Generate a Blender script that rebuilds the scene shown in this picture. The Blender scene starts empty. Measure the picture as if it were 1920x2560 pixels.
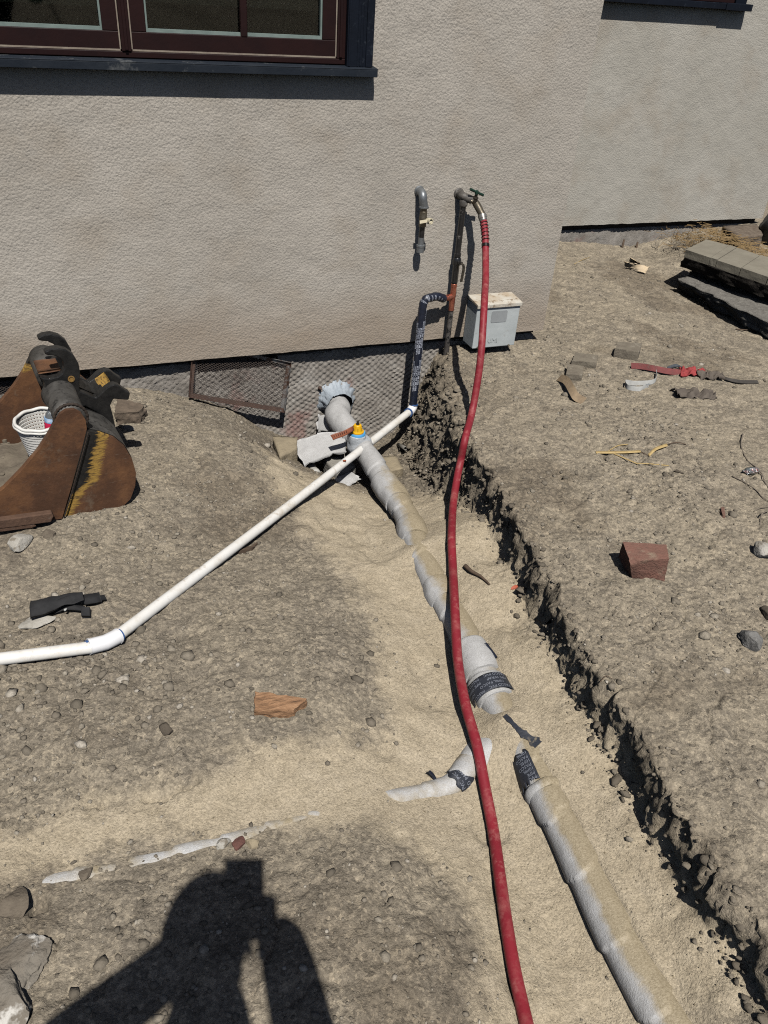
import bpy, bmesh, math, random
import numpy as np
from mathutils import Matrix, Vector

random.seed(7)
RNG = np.random.default_rng(7)
scene = bpy.context.scene
COL = scene.collection

# ------------------------------------------------------------------ camera
def nrm(v):
    v = np.array(v, float)
    return v / np.linalg.norm(v)

FPX = 2000.0                       # focal length in photo pixels (1920 x 2560)
_D = nrm((734 - 960, 4186 - 1280, FPX))
_X = nrm((6751 - 960, 352 - 1280, FPX))
_X = nrm(_X - _D * (_X @ _D))
_U = -_D
_Y = np.cross(_U, _X)
if _Y[2] < 0:
    _Y = -_Y
ROT = np.stack([_X, _Y, _U])       # world = ROT @ (right, down, forward)
EYE = np.array([0.0, 0.0, 1.45])

def ray(px, py):
    return ROT @ nrm((px - 960, py - 1280, FPX))
def onz(px, py, z):
    d = ray(px, py); return EYE + d * (z - EYE[2]) / d[2]
def ony(px, py, y):
    d = ray(px, py); return EYE + d * (y - EYE[1]) / d[1]
def onplane(px, py, P0, N):
    d = ray(px, py); return EYE + d * (np.dot(np.array(P0) - EYE, N) / np.dot(d, N))

cam_d = bpy.data.cameras.new('camera')
cam = bpy.data.objects.new('camera', cam_d)
COL.objects.link(cam)
cam_d.sensor_fit = 'VERTICAL'
cam_d.sensor_height = 24.0
cam_d.lens = 24.0 * FPX / 2560.0
cam_d.clip_start = 0.02
cam_d.clip_end = 500
CR, CU, CF = ROT @ np.array([1, 0, 0]), ROT @ np.array([0, -1, 0]), ROT @ np.array([0, 0, 1])
m = Matrix(((CR[0], CU[0], -CF[0], EYE[0]), (CR[1], CU[1], -CF[1], EYE[1]), (CR[2], CU[2], -CF[2], EYE[2]), (0, 0, 0, 1)))
cam.matrix_world = m
scene.camera = cam
scene.render.resolution_x = 768
scene.render.resolution_y = 1024

# ------------------------------------------------------------------ light
SUN = ray(612, 2162)               # direction in which sunlight travels (the photographer's own shadow)
world = bpy.data.worlds.new('World')
scene.world = world
world.use_nodes = True
nt = world.node_tree
sky = nt.nodes.new('ShaderNodeTexSky')
sky.sky_type = 'NISHITA'
sky.sun_disc = False
sky.air_density = 0.7
sky.sun_elevation = math.asin(-SUN[2])
sky.sun_rotation = math.atan2(-SUN[0], -SUN[1])
bg = nt.nodes['Background']
bg.inputs[1].default_value = 0.05
nt.links.new(sky.outputs[0], bg.inputs[0])
sl = bpy.data.lights.new('sun', 'SUN')
sl.energy = 5.0
sl.angle = math.radians(0.5)
sl.color = (1.0, 0.965, 0.91)
so = bpy.data.objects.new('sun', sl)
COL.objects.link(so)
so.rotation_euler = Vector(SUN).to_track_quat('-Z', 'Y').to_euler()
so.location = (-1, -4, 8)
scene.view_settings.view_transform = 'Standard'
scene.view_settings.look = 'None'
scene.view_settings.exposure = 0.0
scene.view_settings.gamma = 1.0
try:
    scene.view_settings.use_curve_mapping = False
except Exception:
    pass

scene.cycles.use_denoising = False
scene.cycles.filter_width = 1.1
scene.cycles.diffuse_bounces = 0
scene.cycles.max_bounces = 6
scene.cycles.transparent_max_bounces = 8

# ------------------------------------------------------------------ noise
def _hash(ix, iy, iz, seed):
    h = (ix.astype(np.int64) * 374761393 + iy.astype(np.int64) * 668265263 + iz.astype(np.int64) * 2147483647 + seed * 974634777) & 0x7fffffff
    h = ((h ^ (h >> 13)) * 1274126177) & 0x7fffffff
    h = ((h ^ (h >> 16)) * 668265263) & 0x7fffffff
    return (h ^ (h >> 15)) / float(0x7fffffff)
def noise3(x, y, z, seed=0):
    x = np.asarray(x, float); y = np.asarray(y, float); z = np.asarray(z, float) + 0 * x
    ix, iy, iz = np.floor(x), np.floor(y), np.floor(z)
    fx, fy, fz = x - ix, y - iy, z - iz
    fx, fy, fz = [t * t * t * (t * (t * 6 - 15) + 10) for t in (fx, fy, fz)]
    ix, iy, iz = ix.astype(np.int64), iy.astype(np.int64), iz.astype(np.int64)
    def H(a, b, c): return _hash(ix + a, iy + b, iz + c, seed)
    x00 = H(0,0,0)*(1-fx) + H(1,0,0)*fx; x10 = H(0,1,0)*(1-fx) + H(1,1,0)*fx
    x01 = H(0,0,1)*(1-fx) + H(1,0,1)*fx; x11 = H(0,1,1)*(1-fx) + H(1,1,1)*fx
    return 2 * ((x00*(1-fy) + x10*fy)*(1-fz) + (x01*(1-fy) + x11*fy)*fz) - 1
def noise2(x, y, seed=0):
    x = np.asarray(x, float); y = np.asarray(y, float)
    ix, iy = np.floor(x), np.floor(y)
    fx, fy = x - ix, y - iy
    fx, fy = [t * t * t * (t * (t * 6 - 15) + 10) for t in (fx, fy)]
    ix, iy = ix.astype(np.int64), iy.astype(np.int64)
    z = np.zeros_like(ix)
    def H(a, b): return _hash(ix + a, iy + b, z, seed)
    return 2 * ((H(0,0)*(1-fx) + H(1,0)*fx)*(1-fy) + (H(0,1)*(1-fx) + H(1,1)*fx)*fy) - 1
def fbm2(x, y, octv=4, seed=0, gain=.5):
    s = 0; a = 1; t = 0
    for o in range(octv):
        s = s + a * noise2(x * 2**o + 17.3*o, y * 2**o - 9.1*o, seed + o); t += a; a *= gain
    return s / t
def sstep(a, b, x):
    t = np.clip((x - a) / (b - a), 0, 1); return t * t * (3 - 2 * t)

# ------------------------------------------------------------------ materials
MATS = {}
def nodes_of(name):
    mt = bpy.data.materials.new(name); mt.use_nodes = True
    n = mt.node_tree.nodes; l = mt.node_tree.links
    return mt, n, l, n['Principled BSDF']
def tex_noise(n, l, co, scale, detail=4, rough=.6):
    t = n.new('ShaderNodeTexNoise'); t.inputs['Scale'].default_value = scale
    t.inputs['Detail'].default_value = detail; t.inputs['Roughness'].default_value = rough
    l.new(co, t.inputs['Vector']); return t.outputs['Fac']
def ramp(n, l, fac, stops):
    r = n.new('ShaderNodeValToRGB')
    e = r.color_ramp.elements
    while len(e) < len(stops): e.new(0.5)
    for el, (p, c) in zip(e, stops):
        el.position = p; el.color = (c[0], c[1], c[2], 1) if not isinstance(c, (int, float)) else (c, c, c, 1)
    l.new(fac, r.inputs[0]); return r.outputs[0]
def mixc(n, l, fac, a, b, mode='MIX'):
    mx = n.new('ShaderNodeMix'); mx.data_type = 'RGBA'; mx.blend_type = mode
    for s, v in ((mx.inputs[0], fac), (mx.inputs[6], a), (mx.inputs[7], b)):
        if isinstance(v, bpy.types.NodeSocket): l.new(v, s)
        elif isinstance(v, (int, float)): s.default_value = v
        else: s.default_value = (v[0], v[1], v[2], 1)
    return mx.outputs[2]
def mathn(n, l, op, a, b=None, clamp=False):
    t = n.new('ShaderNodeMath'); t.operation = op; t.use_clamp = clamp
    for s, v in zip(t.inputs, (a, b)):
        if v is None: continue
        if isinstance(v, bpy.types.NodeSocket): l.new(v, s)
        else: s.default_value = v
    return t.outputs[0]
def bump(n, l, h, strength, dist, prev=None):
    b = n.new('ShaderNodeBump'); b.inputs['Strength'].default_value = strength; b.inputs['Distance'].default_value = dist
    l.new(h, b.inputs['Height'])
    if prev is not None: l.new(prev, b.inputs['Normal'])
    return b.outputs[0]
def coords(n):
    t = n.new('ShaderNodeNewGeometry'); return t.outputs['Position']

def mat(name, c, rough=.7, c2=None, scale=25., metal=0., bmp=.0, bscale=120., lo=.35, hi=.65, c3=None, scale3=60., lo3=.6, hi3=.68, spec=.4, dust=None, dlo=.45, dhi=.7):
    """base colour broken up with a second and a third colour, fine relief, and dust lying on upward faces' own noise"""
    if name in MATS: return MATS[name]
    mt, n, l, p = nodes_of(name); co = coords(n)
    col = None
    c2 = c2 or tuple(x * .75 for x in c)
    f = ramp(n, l, tex_noise(n, l, co, scale, 6, .65), [(lo, 0), (hi, 1)])
    col = mixc(n, l, f, c, c2)
    if c3:
        f3 = ramp(n, l, tex_noise(n, l, co, scale3, 5, .7), [(lo3, 0), (hi3, 1)])
        col = mixc(n, l, f3, col, c3)
    if dust:
        fd = ramp(n, l, tex_noise(n, l, co, 14, 6, .7), [(dlo, 0), (dhi, 1)])
        col = mixc(n, l, fd, col, dust)
    l.new(col, p.inputs['Base Color'])
    p.inputs['Roughness'].default_value = rough; p.inputs['Metallic'].default_value = metal
    p.inputs['Specular IOR Level'].default_value = spec
    if bmp:
        l.new(bump(n, l, tex_noise(n, l, co, bscale, 5, .6), 1.0, bmp), p.inputs['Normal'])
    MATS[name] = mt; return mt

# soil: dark dirt and pale sand mixed by an attribute on the ground mesh
def soil_material():
    mt, n, l, p = nodes_of('soil'); co = coords(n)
    at = n.new('ShaderNodeAttribute'); at.attribute_name = 'sand'
    at2 = n.new('ShaderNodeAttribute'); at2.attribute_name = 'tone'
    big = tex_noise(n, l, co, 3.2, 6, .62)
    mid = tex_noise(n, l, co, 17, 6, .68)
    fin = tex_noise(n, l, co, 150, 5, .75)
    grain = tex_noise(n, l, co, 330, 2, .6)
    dirt = ramp(n, l, mid, [(.22, (.158, .136, .106)), (.48, (.210, .181, .142)), (.75, (.262, .227, .179))])
    dirt = mixc(n, l, ramp(n, l, big, [(.38, 0), (.66, .75)]), dirt, (.272, .233, .175))
    dirt = mixc(n, l, ramp(n, l, fin, [(.28, .55), (.46, 0)]), dirt, (.085, .072, .055))
    dirt = mixc(n, l, ramp(n, l, grain, [(.60, 0), (.70, .6)]), dirt, (.34, .305, .24))
    sand = ramp(n, l, mid, [(.25, (.345, .288, .204)), (.5, (.405, .342, .247)), (.75, (.455, .388, .288))])
    sand = mixc(n, l, ramp(n, l, fin, [(.26, .5), (.45, 0)]), sand, (.22, .18, .115))
    sand = mixc(n, l, ramp(n, l, grain, [(.57, 0), (.68, .7)]), sand, (.44, .375, .265))
    def cells(scale):
        vr = n.new('ShaderNodeTexVoronoi'); vr.inputs['Scale'].default_value = scale; l.new(co, vr.inputs['Vector'])
        sp = n.new('ShaderNodeSeparateColor'); l.new(vr.outputs['Color'], sp.inputs[0]); return sp.outputs[0]
    c1, c2_ = cells(115), cells(260)
    dirt = mixc(n, l, 1.0, dirt, ramp(n, l, c1, [(0, (.80, .80, .80)), (.5, (1, 1, 1)), (.86, (1.10, 1.10, 1.10)), (1, (1.38, 1.37, 1.34))]), 'MULTIPLY')
    dirt = mixc(n, l, 1.0, dirt, ramp(n, l, c2_, [(0, (.78, .78, .78)), (.6, (1.0, 1.0, 1.0)), (.93, (1.10, 1.10, 1.10)), (1, (1.5, 1.47, 1.42))]), 'MULTIPLY')
    sand = mixc(n, l, 1.0, sand, ramp(n, l, c2_, [(0, (.80, .80, .80)), (.5, (1.0, 1.0, 1.0)), (1, (1.2, 1.2, 1.2))]), 'MULTIPLY')
    f = mathn(n, l, 'ADD', at.outputs['Fac'], mathn(n, l, 'MULTIPLY', mathn(n, l, 'SUBTRACT', mid, .5), .8))
    f = mathn(n, l, 'ADD', f, mathn(n, l, 'MULTIPLY', mathn(n, l, 'SUBTRACT', c1, .5), .22))
    f = ramp(n, l, f, [(.22, 0), (.80, 1)])
    col = mixc(n, l, f, dirt, sand)
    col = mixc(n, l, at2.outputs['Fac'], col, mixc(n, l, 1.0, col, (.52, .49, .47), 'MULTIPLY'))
    l.new(col, p.inputs['Base Color'])
    p.inputs['Roughness'].default_value = .95; p.inputs['Specular IOR Level'].default_value = .15
    vor = n.new('ShaderNodeTexVoronoi'); vor.inputs['Scale'].default_value = 75; l.new(co, vor.inputs['Vector'])
    b1 = bump(n, l, tex_noise(n, l, co, 48, 6, .66), 1, .0060)
    inv = mathn(n, l, 'SUBTRACT', 1.0, f)
    b2n = n.new('ShaderNodeBump'); b2n.inputs['Distance'].default_value = .0045; l.new(vor.outputs['Distance'], b2n.inputs['Height'])
    b2n.invert = True
    l.new(mathn(n, l, 'MULTIPLY', inv, .55), b2n.inputs['Strength']); l.new(b1, b2n.inputs['Normal'])
    b3 = bump(n, l, tex_noise(n, l, co, 230, 3, .7), 1, .0032, b2n.outputs[0])
    l.new(b3, p.inputs['Normal'])
    return mt
M_SOIL = soil_material()

def stone_material(name, stops):
    mt, n, l, p = nodes_of(name); co = coords(n)
    at = n.new('ShaderNodeAttribute'); at.attribute_name = 'shade'
    base = ramp(n, l, at.outputs['Fac'], stops)
    base = mixc(n, l, ramp(n, l, tex_noise(n, l, co, 130, 4, .7), [(.35, .55), (.6, 0)]), base, (.105, .09, .068))
    l.new(base, p.inputs['Base Color']); p.inputs['Roughness'].default_value = .92; p.inputs['Specular IOR Level'].default_value = .2
    l.new(bump(n, l, tex_noise(n, l, co, 260, 3, .6), 1, .0015), p.inputs['Normal'])
    return mt
M_PEBBLE = stone_material('pebbles', [(0, (.12, .104, .082)), (.35, (.175, .151, .118)), (.7, (.235, .205, .162)), (.9, (.31, .275, .22)), (1, (.44, .40, .34))])
M_CLOD = stone_material('clods', [(0, (.11, .093, .072)), (.6, (.165, .141, .109)), (1, (.22, .19, .148))])

def stucco_material(name, a, b, seed=0.0):
    mt, n, l, p = nodes_of(name); co = coords(n)
    mp = n.new('ShaderNodeMapping'); mp.inputs['Location'].default_value = (seed, seed, seed); l.new(co, mp.inputs['Vector']); co = mp.outputs[0]
    big = tex_noise(n, l, co, 2.3, 5, .6)
    col = mixc(n, l, ramp(n, l, big, [(.35, 0), (.68, 1)]), a, b)
    warm = tex_noise(n, l, co, 4.1, 4, .6)
    col = mixc(n, l, ramp(n, l, warm, [(.50, 0), (.68, .45)]), col, (.335, .285, .225))
    mps = n.new('ShaderNodeMapping'); mps.inputs['Scale'].default_value = (9, 9, 1.1); l.new(co, mps.inputs['Vector'])
    col = mixc(n, l, ramp(n, l, tex_noise(n, l, mps.outputs[0], 1.0, 5, .65), [(.54, 0), (.76, .22)]), col, (.275, .255, .222))
    col = mixc(n, l, ramp(n, l, tex_noise(n, l, co, 7.5, 5, .7), [(.60, 0), (.75, .18)]), col, (.29, .265, .23))
    sep = n.new('ShaderNodeSeparateXYZ'); l.new(co, sep.inputs[0])
    # soil splash along the foot of the wall: a dirty margin with a ragged upper edge
    zz = mathn(n, l, 'ADD', sep.outputs[2], mathn(n, l, 'MULTIPLY', big, -.25))
    spl = ramp(n, l, zz, [(0.0, .60), (.20, 0)])
    col = mixc(n, l, spl, col, (.29, .225, .165))
    gr = tex_noise(n, l, mp2.outputs[0] if False else co, 190, 3, .6)
    col = mixc(n, l, ramp(n, l, gr, [(.34, .55), (.5, 0)]), col, tuple(x * .62 for x in b))
    l.new(col, p.inputs['Base Color']); p.inputs['Roughness'].default_value = .93; p.inputs['Specular IOR Level'].default_value = .15
    mp2 = n.new('ShaderNodeMapping'); mp2.inputs['Scale'].default_value = (.9, 1, 1.0); mp2.inputs['Rotation'].default_value = (0, .5, 0); l.new(co, mp2.inputs['Vector'])
    vs = n.new('ShaderNodeTexVoronoi'); vs.feature = 'F1'; vs.inputs['Scale'].default_value = 118
    wp = n.new('ShaderNodeTexNoise'); wp.inputs['Scale'].default_value = 70; wp.inputs['Detail'].default_value = 2; l.new(co, wp.inputs['Vector'])
    va = n.new('ShaderNodeVectorMath'); va.operation = 'MULTIPLY_ADD'; va.inputs[1].default_value = (.010, .010, .010); l.new(wp.outputs['Color'], va.inputs[0]); l.new(mp2.outputs[0], va.inputs[2]); l.new(va.outputs[0], vs.inputs['Vector'])
    h1 = mathn(n, l, 'ADD', mathn(n, l, 'MULTIPLY', vs.outputs['Distance'], -1.0), mathn(n, l, 'MULTIPLY', tex_noise(n, l, co, 240, 2, .6), .5))
    b1 = bump(n, l, h1, 1.0, .0015)
    b2 = bump(n, l, tex_noise(n, l, co, 11, 3, .5), .6, .010, b1)
    l.new(b2, p.inputs['Normal'])
    return mt
M_STUCCO = stucco_material('stucco', (.432, .397, .347), (.372, .340, .294))
M_STUCCO2 = stucco_material('stucco_recess', (.432, .410, .362), (.378, .358, .311), 5.0)

# ------------------------------------------------------------------ mesh builder
ORG = {}
def link(o):
    COL.objects.link(o); return o
def tag(o, label=None, cat=None, group=None, kind=None):
    if label: o['label'] = label
    if cat: o['category'] = cat
    if group: o['group'] = group
    if kind: o['kind'] = kind
    return o
def thing(name, loc, label, cat, group=None):
    o = link(bpy.data.objects.new(name, None)); o.location = tuple(float(v) for v in loc)
    o.empty_display_size = .05
    ORG[o] = np.array(loc, float)
    return tag(o, label, cat, group)
class MB:
    def __init__(s): s.v = []; s.f = []; s.n = 0; s.a = []
    def add(s, v, f, a=None):
        v = np.asarray(v, float).reshape(-1, 3)
        s.v.append(v); s.f += [tuple(i + s.n for i in q) for q in f]; s.n += len(v)
        s.a.append(np.full(len(v), 0.0) if a is None else np.broadcast_to(np.asarray(a, float), (len(v),)).copy())
        return s
    def build(s, name, mt, parent=None, smooth=True, attr=None, autosmooth=None, bevel=0):
        v = np.concatenate(s.v)
        if parent is not None: o0 = ORG[parent]
        else: o0 = np.array([(v[:, 0].min() + v[:, 0].max()) / 2, (v[:, 1].min() + v[:, 1].max()) / 2, v[:, 2].min()])
        me = bpy.data.meshes.new(name)
        me.from_pydata((v - o0).tolist(), [], s.f)
        me.update()
        if attr:
            at = me.attributes.new(attr, 'FLOAT', 'POINT'); at.data.foreach_set('value', np.concatenate(s.a).astype(np.float32))
        o = link(bpy.data.objects.new(name, me))
        me.materials.append(mt)
        ORG[o] = o0
        if parent is not None: o.parent = parent
        else: o.location = tuple(o0)
        if smooth:
            me.polygons.foreach_set('use_smooth', [True] * len(me.polygons))
            if autosmooth is not None:
                try: me.set_sharp_from_angle(angle=math.radians(autosmooth))
                except Exception: pass
        if bevel:
            b = o.modifiers.new('bevel', 'BEVEL'); b.width = bevel; b.segments = 2; b.limit_method = 'ANGLE'; b.angle_limit = math.radians(40)
        return o

def box(mb, c, s, R=None):
    c = np.array(c, float); s = np.array(s, float) / 2
    v = np.array([[x, y, z] for z in (-1, 1) for y in (-1, 1) for x in (-1, 1)], float) * s
    if R is not None: v = v @ np.array(R).T
    return mb.add(v + c, [(0, 2, 3, 1), (4, 5, 7, 6), (0, 1, 5, 4), (2, 6, 7, 3), (0, 4, 6, 2), (1, 3, 7, 5)])
def boxmm(mb, a, b):
    a = np.array(a, float); b = np.array(b, float); return box(mb, (a + b) / 2, b - a)
def rotz(a):
    c, s = math.cos(a), math.sin(a); return np.array([[c, -s, 0], [s, c, 0], [0, 0, 1]])
def frames(P):
    P = np.asarray(P, float)
    T = np.gradient(P, axis=0); T /= np.linalg.norm(T, axis=1)[:, None] + 1e-12
    up = np.array([0, 0, 1.]) if abs(T[0][2]) < .9 else np.array([0, 1., 0])
    N = [nrm(up - T[0] * (up @ T[0]))]
    for i in range(1, len(P)):
        v = N[-1] - T[i] * (N[-1] @ T[i]); N.append(nrm(v))
    N = np.array(N); B = np.cross(T, N)
    return P, T, N, B
def resample(P, n, smooth=True):
    P = np.asarray(P, float)
    if smooth and len(P) > 2:
        Q = []
        ext = np.vstack([2 * P[0] - P[1], P, 2 * P[-1] - P[-2]])
        for i in range(1, len(ext) - 2):
            p0, p1, p2, p3 = ext[i-1:i+3]
            for t in np.linspace(0, 1, 12, endpoint=False):
                Q.append(.5 * ((2*p1) + (-p0+p2)*t + (2*p0-5*p1+4*p2-p3)*t*t + (-p0+3*p1-3*p2+p3)*t**3))
        Q.append(P[-1]); P = np.array(Q)
    d = np.r_[0, np.cumsum(np.linalg.norm(np.diff(P, axis=0), axis=1))]
    s = np.linspace(0, d[-1], n)
    return np.stack([np.interp(s, d, P[:, k]) for k in range(3)], 1)
def tube(mb, P, r, seg=14, cap=True, rf=None, a=None):
    P, T, N, B = frames(P); n = len(P)
    r = np.broadcast_to(np.asarray(r, float), (n,))
    th = np.linspace(0, 2 * np.pi, seg, endpoint=False)
    d = np.r_[0, np.cumsum(np.linalg.norm(np.diff(P, axis=0), axis=1))]
    RR = r[:, None] * np.ones(seg)
    if rf is not None: RR = RR + rf(d[:, None] + 0 * th, th[None, :] + 0 * d[:, None])
    v = P[:, None, :] + RR[..., None] * (N[:, None, :] * np.cos(th)[None, :, None] + B[:, None, :] * np.sin(th)[None, :, None])
    f = []
    for i in range(n - 1):
        for j in range(seg):
            k = (j + 1) % seg
            f.append((i*seg + j, i*seg + k, (i+1)*seg + k, (i+1)*seg + j))
    v = v.reshape(-1, 3)
    if cap:
        f.append(tuple(range(seg - 1, -1, -1))); f.append(tuple((n-1)*seg + j for j in range(seg)))
    return mb.add(v, f, a)
def cyl(mb, a, b, r, r2=None, seg=16): return tube(mb, np.array([a, b], float), [r, r if r2 is None else r2], seg)
def lathe(mb, base, axis, prof, seg=24):
    """prof: list of (radius, height) along axis"""
    axis = nrm(axis); up = np.array([0, 0, 1.]) if abs(axis[2]) < .9 else np.array([1., 0, 0])
    N = nrm(np.cross(up, axis)); B = np.cross(axis, N)
    th = np.linspace(0, 2*np.pi, seg, endpoint=False)
    v = []
    for r, h in prof:
        for t in th: v.append(np.array(base) + axis*h + r*(N*math.cos(t) + B*math.sin(t)))
    f = []
    for i in range(len(prof) - 1):
        for j in range(seg):
            k = (j+1) % seg; f.append((i*seg+j, i*seg+k, (i+1)*seg+k, (i+1)*seg+j))
    f.append(tuple(range(seg-1, -1, -1))); f.append(tuple((len(prof)-1)*seg+j for j in range(seg)))
    return mb.add(v, f)
def prism(mb, poly, ext):
    """extrude polygon (list of 3d points) along ext"""
    P = np.asarray(poly, float); n = len(P); ext = np.asarray(ext, float)
    f = [tuple(range(n)), tuple(range(2*n - 1, n - 1, -1))]
    for i in range(n):
        k = (i+1) % n; f.append((i, n+i, n+k, k))
    return mb.add(np.vstack([P, P + ext]), f)
def hexa(mb, c, sub=6, amp=.002, fr=60., seed=1, rnd=.0):
    """c: 8 corners (bottom 4 ccw, top 4 ccw) -> subdivided, roughened solid"""
    c = np.asarray(c, float)
    bm = bmesh.new(); bmesh.ops.create_cube(bm, size=2)
    bmesh.ops.subdivide_edges(bm, edges=bm.edges[:], cuts=sub, use_grid_fill=True)
    v = np.array([q.co[:] for q in bm.verts]); f = [tuple(q.index for q in fc.verts) for fc in bm.faces]
    bm.free()
    if rnd:
        e = 2/rnd
        k = (np.abs(v)**e).sum(1)**(1/e); v = v / np.maximum(k, 1)[:, None] * 1.0
    w = (v + 1) / 2
    x, y, z = w[:, :1], w[:, 1:2], w[:, 2:]
    p = ((1-x)*(1-y)*c[0] + x*(1-y)*c[1] + x*y*c[2] + (1-x)*y*c[3])*(1-z) + ((1-x)*(1-y)*c[4] + x*(1-y)*c[5] + x*y*c[6] + (1-x)*y*c[7])*z
    ctr = p.mean(0); d = p - ctr; d /= np.linalg.norm(d, axis=1)[:, None]
    q = p * fr
    p = p + d * (amp * (noise3(q[:, 0], q[:, 1], q[:, 2], seed) + .5*noise3(q[:, 0]*2.3, q[:, 1]*2.3, q[:, 2]*2.3, seed+3)))[:, None]
    return mb.add(p, f)
_ICO = {}
def ico(level):
    if level not in _ICO:
        bm = bmesh.new(); bmesh.ops.create_icosphere(bm, subdivisions=level, radius=1)
        _ICO[level] = (np.array([q.co[:] for q in bm.verts]), [tuple(q.index for q in fc.verts) for fc in bm.faces]); bm.free()
    return _ICO[level]
def rock(mb, c, r, seed=0, level=3, amp=.22, fr=1.6, flat=None, rz=None):
    v, f = ico(level)
    v = v.copy()
    n_ = noise3(v[:, 0]*fr + seed*3.7, v[:, 1]*fr, v[:, 2]*fr, seed) + .45*noise3(v[:, 0]*fr*2.4, v[:, 1]*fr*2.4 + seed, v[:, 2]*fr*2.4, seed+5) + .22*noise3(v[:, 0]*fr*5, v[:, 1]*fr*5 + seed, v[:, 2]*fr*5, seed+9)
    v = v * (1 + amp*n_)[:, None]
    # a few flat facets, as broken stone has
    rr = np.random.default_rng(seed + 100)
    for k in range(13):
        d = nrm(rr.normal(size=3)); h = rr.uniform(.55, .82)
        e = v @ d; v = v - np.maximum(e - h, 0)[:, None] * d * .95
    v = v * (1 + .045*noise3(v[:, 0]*7 + seed, v[:, 1]*7, v[:, 2]*7, seed+21) + .028*noise3(v[:, 0]*15 + seed, v[:, 1]*15, v[:, 2]*15, seed+22))[:, None]
    v = v * np.asarray(r, float)
    v = v @ rotz(rr.uniform(0, 6.28) if rz is None else rz).T
    return mb.add(v + np.asarray(c, float), f)
def sheet(mb, quad, nu=14, nv=14, zf=None, th=.0025, jag=.0, seed=0):
    a, b, c, d = [np.asarray(q, float) for q in quad]
    u = np.linspace(0, 1, nu); w = np.linspace(0, 1, nv)
    U, Wv = np.meshgrid(u, w, indexing='ij')
    P = (1-U)[..., None]*(1-Wv)[..., None]*a + U[..., None]*(1-Wv)[..., None]*b + U[..., None]*Wv[..., None]*c + (1-U)[..., None]*Wv[..., None]*d
    if zf is not None: P[..., 2] += zf(U, Wv)
    P[..., 2] += .004 * noise2(P[..., 0]*22 + seed, P[..., 1]*22, seed)
    if jag:
        e = np.minimum(np.minimum(U, 1-U), np.minimum(Wv, 1-Wv)) < 1e-6
        P[..., 0] += e * jag * noise2(U*9 + seed, Wv*9, seed+1); P[..., 1] += e * jag * noise2(U*9 + seed, Wv*9, seed+2)
    N = np.cross(np.gradient(P, axis=0), np.gradient(P, axis=1)); N /= np.linalg.norm(N, axis=2)[..., None] + 1e-12
    top = P + N*th/2; bot = P - N*th/2
    v = np.vstack([top.reshape(-1, 3), bot.reshape(-1, 3)]); o = nu*nv; f = []
    for i in range(nu-1):
        for j in range(nv-1):
            q = (i*nv+j, (i+1)*nv+j, (i+1)*nv+j+1, i*nv+j+1)
            f.append(q); f.append(tuple(o + t for t in q[::-1]))
    def side(ids):
        for p, q in zip(ids[:-1], ids[1:]): f.append((p, q, q+o, p+o))
    side([j for j in range(nv)][::-1]); side([(nu-1)*nv + j for j in range(nv)])
    side([i*nv for i in range(nu)]); side([i*nv + nv-1 for i in range(nu)][::-1])
    return mb.add(v, f)
def ribbon(mb, P, W, th=.0015):
    """strip along points P with width vectors W"""
    P = np.asarray(P, float); W = np.asarray(W, float)
    if W.ndim == 1: W = np.tile(W, (len(P), 1))
    T = np.gradient(P, axis=0); N = np.cross(T, W); N /= np.linalg.norm(N, axis=1)[:, None] + 1e-12
    r = [P - W/2 + N*th/2, P + W/2 + N*th/2, P + W/2 - N*th/2, P - W/2 - N*th/2]
    n = len(P); v = np.stack(r, 1).reshape(-1, 3); f = []
    for i in range(n-1):
        for j in range(4):
            k = (j+1) % 4; f.append((i*4+j, i*4+k, (i+1)*4+k, (i+1)*4+j))
    f.append((0, 1, 2, 3)); f.append(((n-1)*4+3, (n-1)*4+2, (n-1)*4+1, (n-1)*4))
    return mb.add(v, f)
_TXT = {}
def text2d(s, size):
    if s not in _TXT:
        cu = bpy.data.curves.new('lettering_source', 'FONT'); cu.body = s; cu.size = 1; cu.resolution_u = 2
        ob = bpy.data.objects.new('lettering_source', cu); COL.objects.link(ob)
        dg = bpy.context.evaluated_depsgraph_get()
        me = bpy.data.meshes.new_from_object(ob.evaluated_get(dg))
        v = np.array([q.co[:2] for q in me.vertices]); f = [tuple(p.vertices) for p in me.polygons]
        bpy.data.objects.remove(ob); bpy.data.curves.remove(cu); bpy.data.meshes.remove(me)
        v[:, 0] -= v[:, 0].min(); _TXT[s] = (v, f)
    v, f = _TXT[s]; return v * size, f
def tube_text(mb, P, r, s0, th0, s, size, ring=False, lift=.0007, flip=1, stretch=1.0):
    """wrap lettering on a tube: along its axis, or round it when ring"""
    v2, f = text2d(s, size); v2 = v2.copy(); v2[:, 0] *= stretch
    P, T, N, B = frames(P); d = np.r_[0, np.cumsum(np.linalg.norm(np.diff(P, axis=0), axis=1))]
    if ring: S = s0 + flip*v2[:, 1]; TH = th0 + v2[:, 0]/r
    else: S = s0 + v2[:, 0]; TH = th0 + flip*v2[:, 1]/r
    S = np.clip(S, 0, d[-1])
    I = lambda A: np.stack([np.interp(S, d, A[:, k]) for k in range(3)], 1)
    v = I(P) + (r + lift) * (I(N)*np.cos(TH)[:, None] + I(B)*np.sin(TH)[:, None])
    return mb.add(v, f)

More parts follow.
